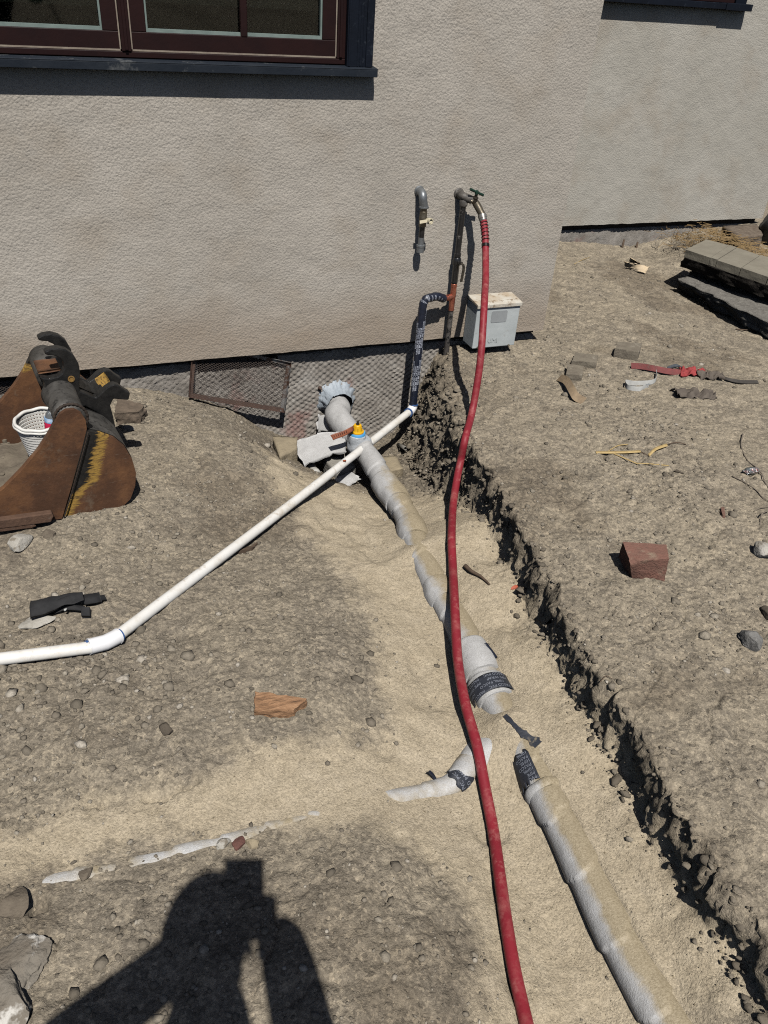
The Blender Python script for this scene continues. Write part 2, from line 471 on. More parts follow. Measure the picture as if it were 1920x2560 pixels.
# ------------------------------------------------------------------ ground
WY = 3.154                       # face of the main stucco wall
LIP = np.array([[5.2, 2.2], [3.3, 1.62], [3.15, 1.60], [2.9, 1.50], [2.63, 1.405], [2.43, 1.335], [2.2, 1.30], [2.0, 1.27], [1.786, 1.237], [1.4, 1.16], [1.1, 1.10], [.746, 1.066], [.43, 1.022], [0, .96], [-3, .6]])[::-1]
def lipx(y): return np.interp(y, LIP[:, 0], LIP[:, 1])
def bankw(y): return np.interp(y, [0, 2.0, 2.25, 2.6, 3.15], [.036, .038, .06, .15, .25])
SEWER_PX = [(844,1042),(891,1103),(930,1155),(961,1207),(991,1251),(1017,1294),(1038,1352),(1058,1403),(1092,1468),(1124,1523),(1153,1577),(1186,1650),(1215,1711),(1244,1765),(1280,1825),(1320,1890),(1367,1991),(1423,2096),(1484,2219),(1546,2342),(1607,2453),(1662,2545),(1720,2640)]
SEWER = np.array([onz(px, py, np.interp(py, [1042, 1250, 1380, 1700, 1900, 2200, 2640], [-.245, -.240, -.226, -.214, -.206, -.205, -.200])) for px, py in SEWER_PX])
SEWER = np.vstack([[1.09, 3.30, -.255], [1.065, 3.12, -.25], SEWER])
def sewx(y):
    o = np.argsort(SEWER[:, 1]); return np.interp(y, SEWER[o, 1], SEWER[o, 0])
LP = [(0,2560,-.1),(0,2300,-.09),(300,2560,-.1),(600,2560,-.1),(900,2560,-.11),(0,2000,-.1),(300,1900,-.1),(0,1700,-.095),(300,1700,-.105),(600,1700,-.12),(0,1500,-.095),(300,1480,-.105),(620,1560,-.125),(800,1650,-.14),
      (60,1350,-.085),(400,1250,-.105),(450,1050,-.115),(560,1060,-.14),(610,1120,-.15),(690,1190,-.17),(380,1000,-.1),(250,1150,-.09),(900,2260,-.115),(600,2230,-.11),(300,2300,-.1),(750,1270,-.19),
      (100,2200,-.12),(400,2120,-.13),(700,2030,-.15),(950,1980,-.185),(1100,1950,-.22),(250,2050,-.115),(560,1960,-.115),(850,1880,-.15),(1000,2120,-.15),
      (850,1330,-.235),(900,1500,-.19),(950,1700,-.175),(1030,1800,-.20),(1050,1300,-.27),(960,1330,-.25),(1000,1500,-.225),(1060,1650,-.225),(1150,2000,-.235),(1220,2300,-.22),(1380,2560,-.23),(1100,2450,-.13),(1010,2330,-.12),(1180,2540,-.15),
      (1240,1430,-.225),(1300,1560,-.20),(1380,1760,-.185),(1200,1300,-.20),(1170,1250,-.2),(1500,1950,-.165),(1560,2030,-.14),(1700,2280,-.13),(1800,2480,-.12),(1600,2250,-.175),(1750,2560,-.16),
      (760,1160,-.37),(860,1130,-.43),(960,1110,-.44),(800,1240,-.29),(1050,1150,-.37),(1080,1230,-.29),(900,1230,-.33),(1010,1200,-.35)]
LW = [(-.333,3.19,-.09),(.129,3.19,-.07),(.415,3.19,-.165),(.60,3.19,-.235),(.72,3.19,-.36),(.842,3.19,-.42),(.96,3.19,-.45),(1.142,3.19,-.49),(1.33,3.19,-.47),(1.5,3.19,-.45),(-1.5,3.2,-.05),(-1.5,1,-.08),(-2,-2,-.1),(.5,-3,-.1),(3,-3,-.1)]
RP = [(1200,950,0),(1340,860,-.03),(1500,720,-.055),(1600,900,-.02),(1900,1100,0),(1900,1700,0),(1900,2100,0),(1600,1400,0),(1400,1100,0),(1450,1350,0),(1600,1700,0),(1800,2000,0),(1420,620,-.08),(1500,630,-.115),(1640,640,-.16),(1640,720,-.1),(1700,800,-.09),(1760,700,-.2),(1830,780,-.2),(1900,830,-.18),(1900,760,-.22),(1900,960,-.03),(1760,640,-.05),(1860,620,-.02),(1115,905,-.02),(1240,900,-.02)]
WP0 = np.array([1.40, 3.02, -.315]); WP1 = onz(300, 1585, -.088)      # line of the white water pipe
for t_, dz_ in ((.22, -.15), (.36, -.045), (.5, -.024), (.64, -.023), (.78, -.023), (.92, -.023)):
    p_ = WP0*(1-t_) + WP1*t_
    LW.append((p_[0], p_[1], p_[2] + dz_))
    if t_ > .4:
        for o_ in (-.13, .13): LW.append((p_[0] - .69*o_, p_[1] + .72*o_, p_[2] + dz_ + (.006 if o_ > 0 else -.006)))
for y_ in (.35, .5, .65, .8, .95, 1.3, 1.45, 1.6, 1.75):
    x_ = float(sewx(y_)); LW.append((x_ - .07, y_, -.250 if y_ < 1 else -.238)); LW.append((x_ - .16, y_, -.235 if y_ < 1 else -.215))
for y_ in (.2, .4, .6, .8, 1.0, 1.2, 1.4, 1.6, 1.8, 2.0):
    x_ = float(lipx(y_)); LW.append((x_ - .055, y_, -.105)); LW.append((x_ - .15, y_, -.152))
RW = [(1.6,3.2,-.03),(2.1,3.2,-.035),(2.0,-2,0),(4,-2,0),(6,2,0),(6,5,0),(3.3,5.2,-.08),(4.4,5.2,-.05)]
def rbf(ctrl, X, Yv):
    Pc = ctrl[:, :2]; r = np.sqrt(((Pc[:, None] - Pc[None])**2).sum(2) + .09**2)
    n = len(Pc); A = np.zeros((n+1, n+1)); A[:n, :n] = -r; A[:n, n] = 1; A[n, :n] = 1; A[:n, :n] += np.eye(n)*.035
    w = np.linalg.solve(A, np.r_[ctrl[:, 2], 0])
    out = np.full(X.shape, w[n])
    for (px, py), k in zip(Pc, w[:n]): out -= k * np.sqrt((X-px)**2 + (Yv-py)**2 + .09**2)
    return out
LC = np.array([onz(*p) for p in LP] + LW); RC = np.array([onz(*p) for p in RP] + RW)
# crumbled little ledges and cracks (photo: two lines beside the side trench)
CRACKS = [([(0,2062),(60,2052),(140,2040),(250,2025),(330,2005),(430,1990),(480,1965),(560,1940)], -.125, .012, .016),
          ([(130,2215),(210,2195),(300,2205),(360,2200),(430,2215)], -.12, .010, .012),
          ([(60,2330),(90,2280),(95,2235)], -.09, .016, .03),
          ([(5,2375),(40,2400),(75,2425)], -.09, .008, .02),
          ([(105,2315),(125,2340),(122,2390),(128,2430),(115,2460),(90,2490),(80,2540)], -.09, .007, .02),
          ([(430,2195),(520,2160)], -.12, .008, .008), ([(820,2130),(835,2105)], -.13, .012, .015)]
SANDPOLY = [(640,1090),(760,1130),(1060,1180),(1120,1200),(1210,1290),(1300,1400),(1350,1520),(1430,1690),(1560,1870),(1680,2040),(1790,2210),(1925,2390),(1925,2580),(1230,2580),(1180,2430),(1110,2240),(1030,2130),(900,2085),(700,2095),(350,2150),(0,2225),(0,2110),(250,2060),(470,1985),(640,1900),(800,1880),(960,1790),(930,1620),(880,1480),(830,1390),(760,1290),(690,1210)]
def poly_sd(poly, X, Yv):
    inside = np.zeros(X.shape, bool); dmin = np.full(X.shape, 9e9); n = len(poly)
    for i in range(n):
        x1, y1 = poly[i]; x2, y2 = poly[(i+1) % n]
        c = ((y1 > Yv) != (y2 > Yv)) & (X < (x2-x1)*(Yv-y1)/(y2-y1+1e-12) + x1); inside ^= c
        dx, dy = x2-x1, y2-y1; t = np.clip(((X-x1)*dx + (Yv-y1)*dy)/(dx*dx+dy*dy+1e-12), 0, 1)
        dmin = np.minimum(dmin, np.hypot(X-x1-t*dx, Yv-y1-t*dy))
    return np.where(inside, dmin, -dmin)
def line_d(line, X, Yv):
    dmin = np.full(X.shape, 9e9)
    for (x1, y1), (x2, y2) in zip(line[:-1], line[1:]):
        dx, dy = x2-x1, y2-y1; t = np.clip(((X-x1)*dx + (Yv-y1)*dy)/(dx*dx+dy*dy+1e-12), 0, 1)
        dmin = np.minimum(dmin, np.hypot(X-x1-t*dx, Yv-y1-t*dy))
    return dmin
SANDW = [tuple(onz(px, py, -.17)[:2]) for px, py in SANDPOLY]
BRLINE = [tuple(onz(px, py, -.16)[:2]) for px, py in ((1185, 1905), (1135, 1955), (985, 2003), (760, 2062), (560, 2118), (330, 2178), (120, 2218), (0, 2245))]
def ground(X, Yv, fine=True):
    X = np.asarray(X, float); Yv = np.asarray(Yv, float)
    zl = np.clip(rbf(LC, X, Yv), -.55, .02); zr = np.clip(rbf(RC, X, Yv), -.3, .06)
    jag = .030*fbm2(X*0 + 3, Yv*11, 3, 11) + .010*fbm2(X*20, Yv*30, 3, 12)
    d = X - lipx(Yv) + jag
    w = bankw(Yv)
    s = sstep(-w, 0.0, d)
    # crumbling shelf in front of the cut, in places
    z = zl*(1-s) + zr*s
    face = 4*s*(1-s)
    near = np.exp(-((d + w*.5)/.05)**2)
    sd = poly_sd(SANDW, X + .03*fbm2(X*6, Yv*6, 3, 21), Yv + .03*fbm2(X*6 + 9, Yv*6, 3, 22))
    sand = sstep(-.11, .10, sd + .07*fbm2(X*9, Yv*9, 4, 23) + .03*fbm2(X*38, Yv*38, 2, 24)) * (1 - s)
    z = z + .010*fbm2(X*3.1, Yv*3.1, 3, 1)
    rough = 1 - .62*sand
    grit = np.clip(.55 + .9*fbm2(X*2.6, Yv*2.6, 3, 5), .25, 1.2)
    z = z + rough*(.0105*fbm2(X*13, Yv*13, 4, 2) + grit*(.0048*fbm2(X*46, Yv*46, 3, 3, .7) + .0028*noise2(X*88, Yv*88, 4))) + .0016*noise2(X*95, Yv*95, 14)
    # crusty plates on the dirt
    cr = fbm2(X*24, Yv*24, 3, 6); z = z + rough*.0045*np.abs(cr)
    # footprints and rake marks pressed in the sand
    z = z - sand*.011*sstep(.25, .6, fbm2(X*9.5 + 3, Yv*7.5, 2, 31)) + sand*.004*noise2(X*22, Yv*16, 33)
    clod = np.maximum(fbm2(X*60, Yv*60, 3, 8), -.2)
    z = z + (near*.007 + face*.003)*clod + near*.008*noise2(X*28, Yv*28, 9)
    pit = sstep(2.35, 2.7, Yv)*sstep(.55, .75, X)*(1-sstep(1.55, 1.7, X))
    z = z + pit*.012*fbm2(X*20, Yv*20, 4, 41)
    for line, zz, wd, dp in CRACKS:
        L = [tuple(onz(px, py, zz)[:2]) for px, py in line]
        x0 = min(p[0] for p in L) - .1; x1 = max(p[0] for p in L) + .1; y0 = min(p[1] for p in L) - .1; y1 = max(p[1] for p in L) + .1
        msk = (X > x0) & (X < x1) & (Yv > y0) & (Yv < y1)
        if msk.any():
            dd = line_d(L, X[msk] + .012*noise2(X[msk]*40, Yv[msk]*40, 51), Yv[msk] + .012*noise2(X[msk]*40 + 7, Yv[msk]*40, 52))
            br = sstep(-.5, .1, noise2(X[msk]*25, Yv[msk]*25, 53))
            z[msk] -= dp * (1 - sstep(wd*.25, wd*.75, dd)) * br
    zs = zl*(1-s) + zr*s + .006*fbm2(X*3.1, Yv*3.1, 3, 1) - .010*np.exp(-((X - sewx(Yv) + .05)/.05)**2)*(Yv < 1.9)
    bd = line_d(BRLINE, X, Yv); sdw = np.abs(X - sewx(Yv))
    mm = np.maximum(.95*np.exp(-(bd/.08)**2), .75*np.exp(-(sdw/.10)**2))*(1-s)
    z = z*(1-mm) + (zs + .0035*fbm2(X*16, Yv*16, 2, 15))*mm
    gr_ = fbm2(X*3.7, Yv*3.7, 3, 16); gr2 = fbm2(X*6.3 + 5, Yv*6.3, 3, 17)
    z = z - (1-sand)*(1-mm)*(.007*np.exp(-(gr_/.022)**2)*sstep(.0, .3, noise2(X*2.2, Yv*2.2, 18)) + .005*np.exp(-(gr2/.03)**2)*sstep(.1, .4, noise2(X*2.9, Yv*2.9, 19)))
    # sand heaped against the right flank of the sewer pipe
    dx = X - sewx(Yv)
    heap = sstep(-.008, .035, dx)*(1 - sstep(.10, .26, dx))*(1 - sstep(1.02, 1.2, Yv))
    z = np.where(heap > 0, np.maximum(z, z*(1-heap) + heap*(-.158 + .006*noise2(X*14, Yv*9, 61))), z)
    heap2 = np.exp(-(dx/.075)**2)*(np.exp(-((Yv-1.16)/.075)**2) + .62*np.exp(-((Yv-1.97)/.035)**2))
    z = np.where(heap2 > .02, np.maximum(z, z*(1-np.minimum(heap2, 1)) + np.minimum(heap2, 1)*(np.where(Yv < 1.5, -.150, -.166) + .006*noise2(X*25, Yv*25, 62))), z)
    # trough under the photographer's right etc. stays level far from the scene
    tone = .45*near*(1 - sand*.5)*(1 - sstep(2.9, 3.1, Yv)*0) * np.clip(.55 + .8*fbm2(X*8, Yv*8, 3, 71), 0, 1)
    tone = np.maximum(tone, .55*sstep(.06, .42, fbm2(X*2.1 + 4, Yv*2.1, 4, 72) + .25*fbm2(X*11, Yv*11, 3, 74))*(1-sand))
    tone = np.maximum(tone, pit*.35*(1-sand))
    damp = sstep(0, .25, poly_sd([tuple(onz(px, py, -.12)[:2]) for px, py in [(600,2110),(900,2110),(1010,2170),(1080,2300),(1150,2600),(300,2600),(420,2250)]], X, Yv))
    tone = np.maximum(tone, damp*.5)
    sandy = .42*sstep(.05, .6, fbm2(X*2.7 + 1, Yv*2.7, 4, 73))*s
    sandy = np.maximum(sandy, .34*s)
    sandy = np.maximum(sandy, .25)
    return z, np.maximum(sand, sandy), tone
def gz(x, y):
    return float(ground(np.array([float(x)]), np.array([float(y)]))[0][0])
def onground(px, py, lift=0.0):
    z = -.1
    for _ in range(7):
        p = onz(px, py, z); z = gz(p[0], p[1]) + lift
    return onz(px, py, z)

def axis_coords(segs):
    out = []
    for a, b, st in segs: out.append(np.arange(a, b, st))
    out.append([segs[-1][1]]); return np.concatenate(out)
gx = axis_coords([(-30, -6, 3), (-6, -1.5, .3), (-1.5, -.6, .04), (-.6, .9, .0062), (.9, 1.45, .0034), (1.45, 2.1, .0065), (2.1, 4.4, .0095), (4.4, 5.2, .03), (5.2, 8, .2), (8, 40, 4)])
gy = axis_coords([(-30, -6, 3), (-6, -.6, .2), (-.6, .25, .03), (.25, 2.3, .0055), (2.3, 3.24, .007), (3.24, 4.9, .0095), (4.9, 5.0, .03), (5.0, 8, .3), (8, 40, 4)])
GX, GY = np.meshgrid(gx, gy, indexing='ij')
GZ, GS, GT = ground(GX, GY)
nx_, ny_ = GX.shape
# crumbly cut face: pushed in and out sideways so that no drip lines show
_d = GX - lipx(GY); _w = bankw(GY)
_fm = np.exp(-((_d + _w*.6)/(_w*.7 + .03))**2)*(GY > -.5)*(GY < 3.2)
_hx = .014*noise3(GY*22, GZ*30, GX*6, 91) + .010*noise3(GY*48, GZ*62, GX*9, 92) + .006*noise3(GY*110, GZ*120, GX*20, 93)
_hy = .012*noise3(GY*30, GZ*40, GX*30, 94)
GXd = GX + _fm*_hx - _fm*.012*sstep(-.03, -.10, GZ)*(-1); GYd = GY + _fm*_hy
verts = np.stack([GXd, GYd, GZ], 2).reshape(-1, 3)
ii, jj = np.meshgrid(np.arange(nx_-1), np.arange(ny_-1), indexing='ij')
q = (ii*ny_ + jj).ravel()
faces = np.stack([q, q+ny_, q+ny_+1, q+1], 1)
me = bpy.data.meshes.new('ground')
me.vertices.add(len(verts)); me.vertices.foreach_set('co', verts.astype(np.float32).ravel())
me.loops.add(faces.size); me.loops.foreach_set('vertex_index', faces.astype(np.int32).ravel())
me.polygons.add(len(faces)); me.polygons.foreach_set('loop_start', np.arange(0, faces.size, 4, dtype=np.int32))
try: me.polygons.foreach_set('loop_total', np.full(len(faces), 4, dtype=np.int32))
except Exception: pass
me.update(calc_edges=True); me.validate()
me.polygons.foreach_set('use_smooth', [True]*len(me.polygons))
for nm, A in (('sand', GS), ('tone', GT)):
    at = me.attributes.new(nm, 'FLOAT', 'POINT'); at.data.foreach_set('value', A.astype(np.float32).ravel())
go = link(bpy.data.objects.new('ground', me)); me.materials.append(M_SOIL); go['kind'] = 'structure'
ORG[go] = np.zeros(3)
def gz_fast(x, y):
    i = np.clip(np.searchsorted(gx, x) - 1, 0, nx_-2); j = np.clip(np.searchsorted(gy, y) - 1, 0, ny_-2)
    tx = (x - gx[i])/(gx[i+1]-gx[i]); ty = (y - gy[j])/(gy[j+1]-gy[j])
    L = lambda A: A[i, j]*(1-tx)*(1-ty) + A[i+1, j]*tx*(1-ty) + A[i, j+1]*(1-tx)*ty + A[i+1, j+1]*tx*ty
    return L(GZ), L(GS)

def gz(x, y):                      # from here on: read the height off the finished mesh grid
    return float(gz_fast(np.array([float(x)]), np.array([float(y)]))[0][0])

def scatter(name, n, region, size, mt, keep, label, level=1, sink=.35):
    v0, f0 = ico(level); nv = len(v0); f0 = np.array(f0)
    x = RNG.uniform(region[0], region[1], n); y = RNG.uniform(region[2], region[3], n)
    z, s = gz_fast(x, y); k = RNG.uniform(size=n) < keep(x, y, s); x, y, z = x[k], y[k], z[k]; n = len(x)
    r = size(n)
    sx = RNG.uniform(.75, 1.35, (n, 1)); sy = RNG.uniform(.6, 1.1, (n, 1)); sz = RNG.uniform(.4, .85, (n, 1))
    jit = 1 + RNG.uniform(-.26, .26, (n, nv))
    V = v0[None]*jit[..., None]*np.stack([sx, sy, sz], 2)*r[:, None, None]
    a = RNG.uniform(0, 6.283, n); c, sn = np.cos(a)[:, None], np.sin(a)[:, None]
    V = np.stack([V[..., 0]*c - V[..., 1]*sn, V[..., 0]*sn + V[..., 1]*c, V[..., 2]], 2)
    V += np.stack([x, y, z + r*(.5-sink)*.9], 1)[:, None]
    F = (f0[None] + (np.arange(n)*nv)[:, None, None]).reshape(-1, 3)
    V = V.reshape(-1, 3)
    m_ = bpy.data.meshes.new(name); m_.vertices.add(len(V)); m_.vertices.foreach_set('co', V.astype(np.float32).ravel())
    m_.loops.add(F.size); m_.loops.foreach_set('vertex_index', F.astype(np.int32).ravel())
    m_.polygons.add(len(F)); m_.polygons.foreach_set('loop_start', np.arange(0, F.size, 3, dtype=np.int32))
    m_.update(calc_edges=True)
    at = m_.attributes.new('shade', 'FLOAT', 'POINT'); at.data.foreach_set('value', np.repeat(RNG.uniform(0, 1, n), nv).astype(np.float32))
    m_.materials.append(mt)
    o = link(bpy.data.objects.new(name, m_)); o['kind'] = 'stuff'; o['label'] = label; o['category'] = label.split()[1] if False else name.replace('_', ' ')
    ORG[o] = np.zeros(3)
    return o
def rightkeep(x, y, s):
    d = x - lipx(y); p = np.clip(.30 + 1.3*fbm2(x*2.4 + 3, y*2.4, 3, 83), .04, 1)
    return np.where(((d > .0) | (y > 3.3)) & ~((x < 2.1) & (y > 3.1)), p, 0)
def leftness(x, y, s):
    patch = np.clip(.45 + .9*fbm2(x*3.3, y*3.3, 3, 81), .06, 1)
    dirt = 1 - np.clip(s*1.25 - .25, 0, .93)
    return patch*dirt
scatter('gravel', 28000, (-.6, 2.2, .3, 3.2), lambda n: np.clip(.0027*np.exp(.5*RNG.normal(size=n)), .0014, .009), M_PEBBLE, leftness, 'small grey brown gravel lying all over the dirt', 1, .3)
scatter('earth_crumbs', 9000, (1.0, 4.4, .3, 4.75), lambda n: np.clip(.0040*np.exp(.55*RNG.normal(size=n)), .002, .017), M_PEBBLE, rightkeep, 'crumbs of earth and small stones on the right hand dirt', 1, .45)
def stony(x, y, s):
    a = np.exp(-(((x+.05)/.35)**2 + ((y-1.62)/.22)**2)) + .8*np.exp(-(((x-.05)/.3)**2 + ((y-.85)/.14)**2)) + .30 + .6*np.exp(-(((x-.45)/.1)**2))*(y > 1.2)*(y < 1.9) + .5*np.exp(-(((x-.42)/.2)**2 + ((y-.55)/.2)**2))
    return np.clip(a, 0, 1)*leftness(x, y, s)*(x < .9) + .10*(x > 1.25)*(s < .6)
scatter('elbow_stones', 330, (-.40, .12, 1.42, 1.80), lambda n: np.clip(.0088*np.exp(.40*RNG.normal(size=n)), .004, .018), M_PEBBLE, lambda x, y, s: np.exp(-(((x+.13)/.19)**2 + ((y-1.62)/.12)**2)), 'angular brown stones heaped round the white pipe elbow', 1, .35)
scatter('loose_stones', 6500, (-.55, 2.2, .35, 3.1), lambda n: np.clip(.0058*np.exp(.5*RNG.normal(size=n)), .003, .018), M_PEBBLE, stony, 'loose stones and earth lumps strewn over the dirt', 1, .42)
def bankkeep(x, y, s):
    d = x - lipx(y); w = bankw(y); return np.where((d > -w*1.1 - .008) & (d < .01), 1.0, np.where((d > -w*1.1 - .05) & (d < .05), .05, 0))
scatter('soil_clods', 10000, (.85, 1.75, .2, 3.14), lambda n: np.clip(.0038*np.exp(.6*RNG.normal(size=n)), .0016, .014), M_CLOD, bankkeep, 'dark crumbly soil clods along the trench cut', 2, .5)
scatter('coarse_sand', 26000, (-.6, 1.3, .3, 2.5), lambda n: np.clip(.0011*np.exp(.35*RNG.normal(size=n)), .0007, .0025), stone_material('sand_grains', [(0, (.17, .135, .085)), (.3, (.33, .27, .175)), (1, (.52, .45, .33))]), lambda x, y, s: np.clip(s*1.3-.5, 0, 1), 'coarse yellow sand grains spread over the trench bed', 1, .3)

# ------------------------------------------------------------------ house
M_MAROON = mat('maroon_paint', (.019, .0072, .0070), .5, (.013, .0055, .006), 9, spec=.18, bmp=.0006, bscale=60, c3=(.16, .12, .10), scale3=90, lo3=.73, hi3=.80)
M_NAVY = mat('navy_paint', (.0065, .0095, .017), .55, (.0045, .0065, .011), 7, spec=.15, bmp=.0012, bscale=45, c3=(.05, .06, .075), scale3=30, lo3=.60, hi3=.85)
M_WORN = mat('worn_edge_paint', (.30, .255, .20), .7, (.20, .16, .13), 30)
M_BEAD = mat('glazing_bead', (.20, .25, .23), .6, (.15, .195, .18), 30)
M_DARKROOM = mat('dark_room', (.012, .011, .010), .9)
M_SHADE = None
def shade_material():
    mt, n, l, p = nodes_of('woven_shade'); co = coords(n)
    mp = n.new('ShaderNodeMapping'); mp.inputs['Scale'].default_value = (6, 6, 260); l.new(co, mp.inputs['Vector'])
    c = ramp(n, l, tex_noise(n, l, mp.outputs[0], 1.0, 3, .6), [(.35, (.10, .088, .055)), (.65, (.20, .18, .115))])
    l.new(c, p.inputs['Base Color']); p.inputs['Roughness'].default_value = .9; return mt
M_SHADE = shade_material()
def glass_material():
    mt, n, l, p = nodes_of('window_glass')
    out = n['Material Output']; n.remove(p)
    tr = n.new('ShaderNodeBsdfTransparent'); tr.inputs[0].default_value = (.80, .84, .80, 1)
    gl = n.new('ShaderNodeBsdfGlossy'); gl.inputs['Roughness'].default_value = .03
    df = n.new('ShaderNodeBsdfDiffuse'); df.inputs[0].default_value = (.4, .38, .34, 1)
    fr = n.new('ShaderNodeFresnel'); fr.inputs[0].default_value = 1.5
    co = coords(n)
    mx = n.new('ShaderNodeMixShader'); l.new(fr.outputs[0], mx.inputs[0]); l.new(tr.outputs[0], mx.inputs[1]); l.new(gl.outputs[0], mx.inputs[2])
    dust = ramp(n, l, tex_noise(n, l, co, 160, 4, .8), [(.62, 0), (.74, .28)])
    m2 = n.new('ShaderNodeMixShader'); l.new(dust, m2.inputs[0]); l.new(mx.outputs[0], m2.inputs[1]); l.new(df.outputs[0], m2.inputs[2])
    l.new(m2.outputs[0], out.inputs[0]); return mt
M_GLASS = glass_material()

def foundation_material():
    mt, n, l, p = nodes_of('foundation_concrete'); co = coords(n)
    c = ramp(n, l, tex_noise(n, l, co, 9, 6, .65), [(.3, (.205, .185, .163)), (.55, (.295, .272, .243)), (.75, (.38, .36, .33))])
    red = ramp(n, l, tex_noise(n, l, co, 5.5, 4, .6), [(.56, 0), (.68, .55)])
    c = mixc(n, l, red, c, (.22, .085, .075))
    c = mixc(n, l, ramp(n, l, tex_noise(n, l, co, 70, 4, .7), [(.3, .5), (.5, 0)]), c, (.09, .075, .06))
    l.new(c, p.inputs['Base Color']); p.inputs['Roughness'].default_value = .95; p.inputs['Specular IOR Level'].default_value = .15
    l.new(bump(n, l, tex_noise(n, l, co, 90, 5, .7), 1, .004), p.inputs['Normal']); return mt
M_FOUND = foundation_material()
M_SILLPLATE = mat('dark_sill_plate', (.035, .028, .022), .9, (.02, .016, .013), 20)

house = thing('stucco_house', (1.0, WY, .03), 'beige stucco house with maroon window frames above the dug trench', 'house')
XC = 2.102                        # corner of the main wall
RWY = 4.82                        # face of the recessed wall
ZB = .033                         # lower edge of the stucco
def wallgrid(mb, x0, x1, z0, z1, y, nx, nz, amp, seed, yback):
    """one wall panel with slightly wavy plaster and a real lower edge"""
    xs = np.linspace(x0, x1, nx); zs = np.linspace(z0, z1, nz)
    Xg, Zg = np.meshgrid(xs, zs, indexing='ij')
    edge = sstep(0, .02, Zg - ZB)
    Yg = y + amp*fbm2(Xg*3, Zg*3, 3, seed)*edge
    Zg = Zg + (Zg <= ZB + 1e-9)*.003*fbm2(Xg*20, Xg*0, 2, seed+3)
    v = np.stack([Xg, Yg, Zg], 2).reshape(-1, 3); f = []
    for i in range(nx-1):
        for j in range(nz-1): f.append((i*nz+j, (i+1)*nz+j, (i+1)*nz+j+1, i*nz+j+1))
    mb.add(v, f)
# main window opening
WX0, WX1, WZ0, WZ1 = -1.6, 1.135, 1.125, 2.6
mb = MB()
wallgrid(mb, -3.0, XC, ZB, WZ0, WY, 120, 30, .002, 1, WY+.03)
wallgrid(mb, WX1, XC, WZ0, 3.2, WY, 30, 40, .002, 1, WY+.03)
boxmm(mb, (-3.0, WY+.0005, WZ1), (WX1, WY+.02, 3.2))
boxmm(mb, (-3.0, WY+.0008, WZ0), (WX0, WY+.02, WZ1))
boxmm(mb, (-3.0, WY+.012, ZB+.002), (XC-.003, WY+.024, WZ0))      # back of the plaster
boxmm(mb, (XC-.012, WY+.0012, ZB+.001), (XC, RWY, 3.2))              # return wall round the corner
mb.build('stucco_wall', M_STUCCO, house, smooth=True, autosmooth=40)
mb = MB()
wallgrid(mb, XC-.1, 4.97, ZB, 1.36, RWY, 120, 50, .002, 5, 0)
wallgrid(mb, 4.26, 4.97, 1.36, 3.2, RWY, 30, 40, .002, 5, 0)
boxmm(mb, (XC-.1, RWY+.0006, 2.6), (4.26, RWY+.02, 3.2))
boxmm(mb, (XC-.1, RWY+.012, ZB+.002), (4.965, RWY+.03, 1.36))
boxmm(mb, (4.96, RWY+.001, ZB+.001), (4.972, RWY+2, 3.2))
mb.build('recessed_stucco_wall', M_STUCCO2, house, smooth=True, autosmooth=40)

# foundation with the imprint of wire lath
def found(mb, x0, x1, z0, z1, y, res, seed, curve=True):
    nx = int((x1-x0)/res)+1; nz = int((z1-z0)/res)+1
    xs = np.linspace(x0, x1, nx); zs = np.linspace(z0, z1, nz)
    Xg, Zg = np.meshgrid(xs, zs, indexing='ij')
    wx = Xg + .017*fbm2(Xg*9, Zg*9, 2, seed); wz = Zg + .017*fbm2(Xg*9+5, Zg*9, 2, seed+1)
    k = np.pi/.034
    q_ = 2*np.abs(np.sin(k*(wx + wz*1.25)))**.7 * np.abs(np.sin(k*(wx - wz*1.25)))**.7 - 1
    Yg = y - .0040*q_ - .008*fbm2(Xg*7, Zg*7, 3, seed+2) - .0012*fbm2(Xg*50, Zg*50, 2, seed+4)
    Zt = Zg + (Zg >= z1-1e-9)*.006*fbm2(Xg*15, Xg*0, 3, seed+6)
    v = np.stack([Xg, Yg, Zt], 2).reshape(-1, 3); f = []
    for i in range(nx-1):
        for j in range(nz-1): f.append((i*nz+j, (i+1)*nz+j, (i+1)*nz+j+1, i*nz+j+1))
    mb.add(v, f)
FY = WY + .047
mb = MB()
HOLES = [(.45, .80, -.045), (-.62, .02, -.065)]     # crawl space openings: x0, x1, bottom
found(mb, .80, XC-.02, -.62, -.002, FY, .006, 1)
found(mb, .45, .80, -.45, -.045, FY, .006, 1)
found(mb, .02, .45, -.40, -.002, FY, .008, 1)
found(mb, -.62, .02, -.3, -.065, FY, .01, 1)
found(mb, -3.0, -.62, -.3, -.002, FY, .03, 1)
boxmm(mb, (.02, FY+.012, -.5), (.45, FY+.14, -.004)); boxmm(mb, (.80, FY+.012, -.6), (XC-.03, FY+.14, -.004))
boxmm(mb, (.45, FY+.012, -.5), (.80, FY+.14, -.05)); boxmm(mb, (-.62, FY+.012, -.5), (.02, FY+.14, -.07)); boxmm(mb, (-3, FY+.012, -.5), (-.62, FY+.14, -.004))
mb.build('foundation_wall', M_FOUND, house, smooth=True, autosmooth=50)
mb = MB(); found(mb, XC-.2, 4.95, -.5, -.01, RWY+.04, .012, 7)
mb.build('foundation_wall', M_FOUND, house)
mb = MB()
boxmm(mb, (-3, FY+.004, .002), (XC-.02, FY+.10, .35)); boxmm(mb, (XC-.15, RWY+.045, -.008), (4.95, RWY+.12, .35))
mb.build('sill_plate', M_SILLPLATE, house, smooth=False)
mb = MB(); boxmm(mb, (-3, FY+.5, -.6), (XC, FY+.55, .3)); boxmm(mb, (-3, FY+.14, .3), (XC, FY+.55, .32)); boxmm(mb, (-.7, FY+.14, -.6), (1.0, FY+.5, -.3))
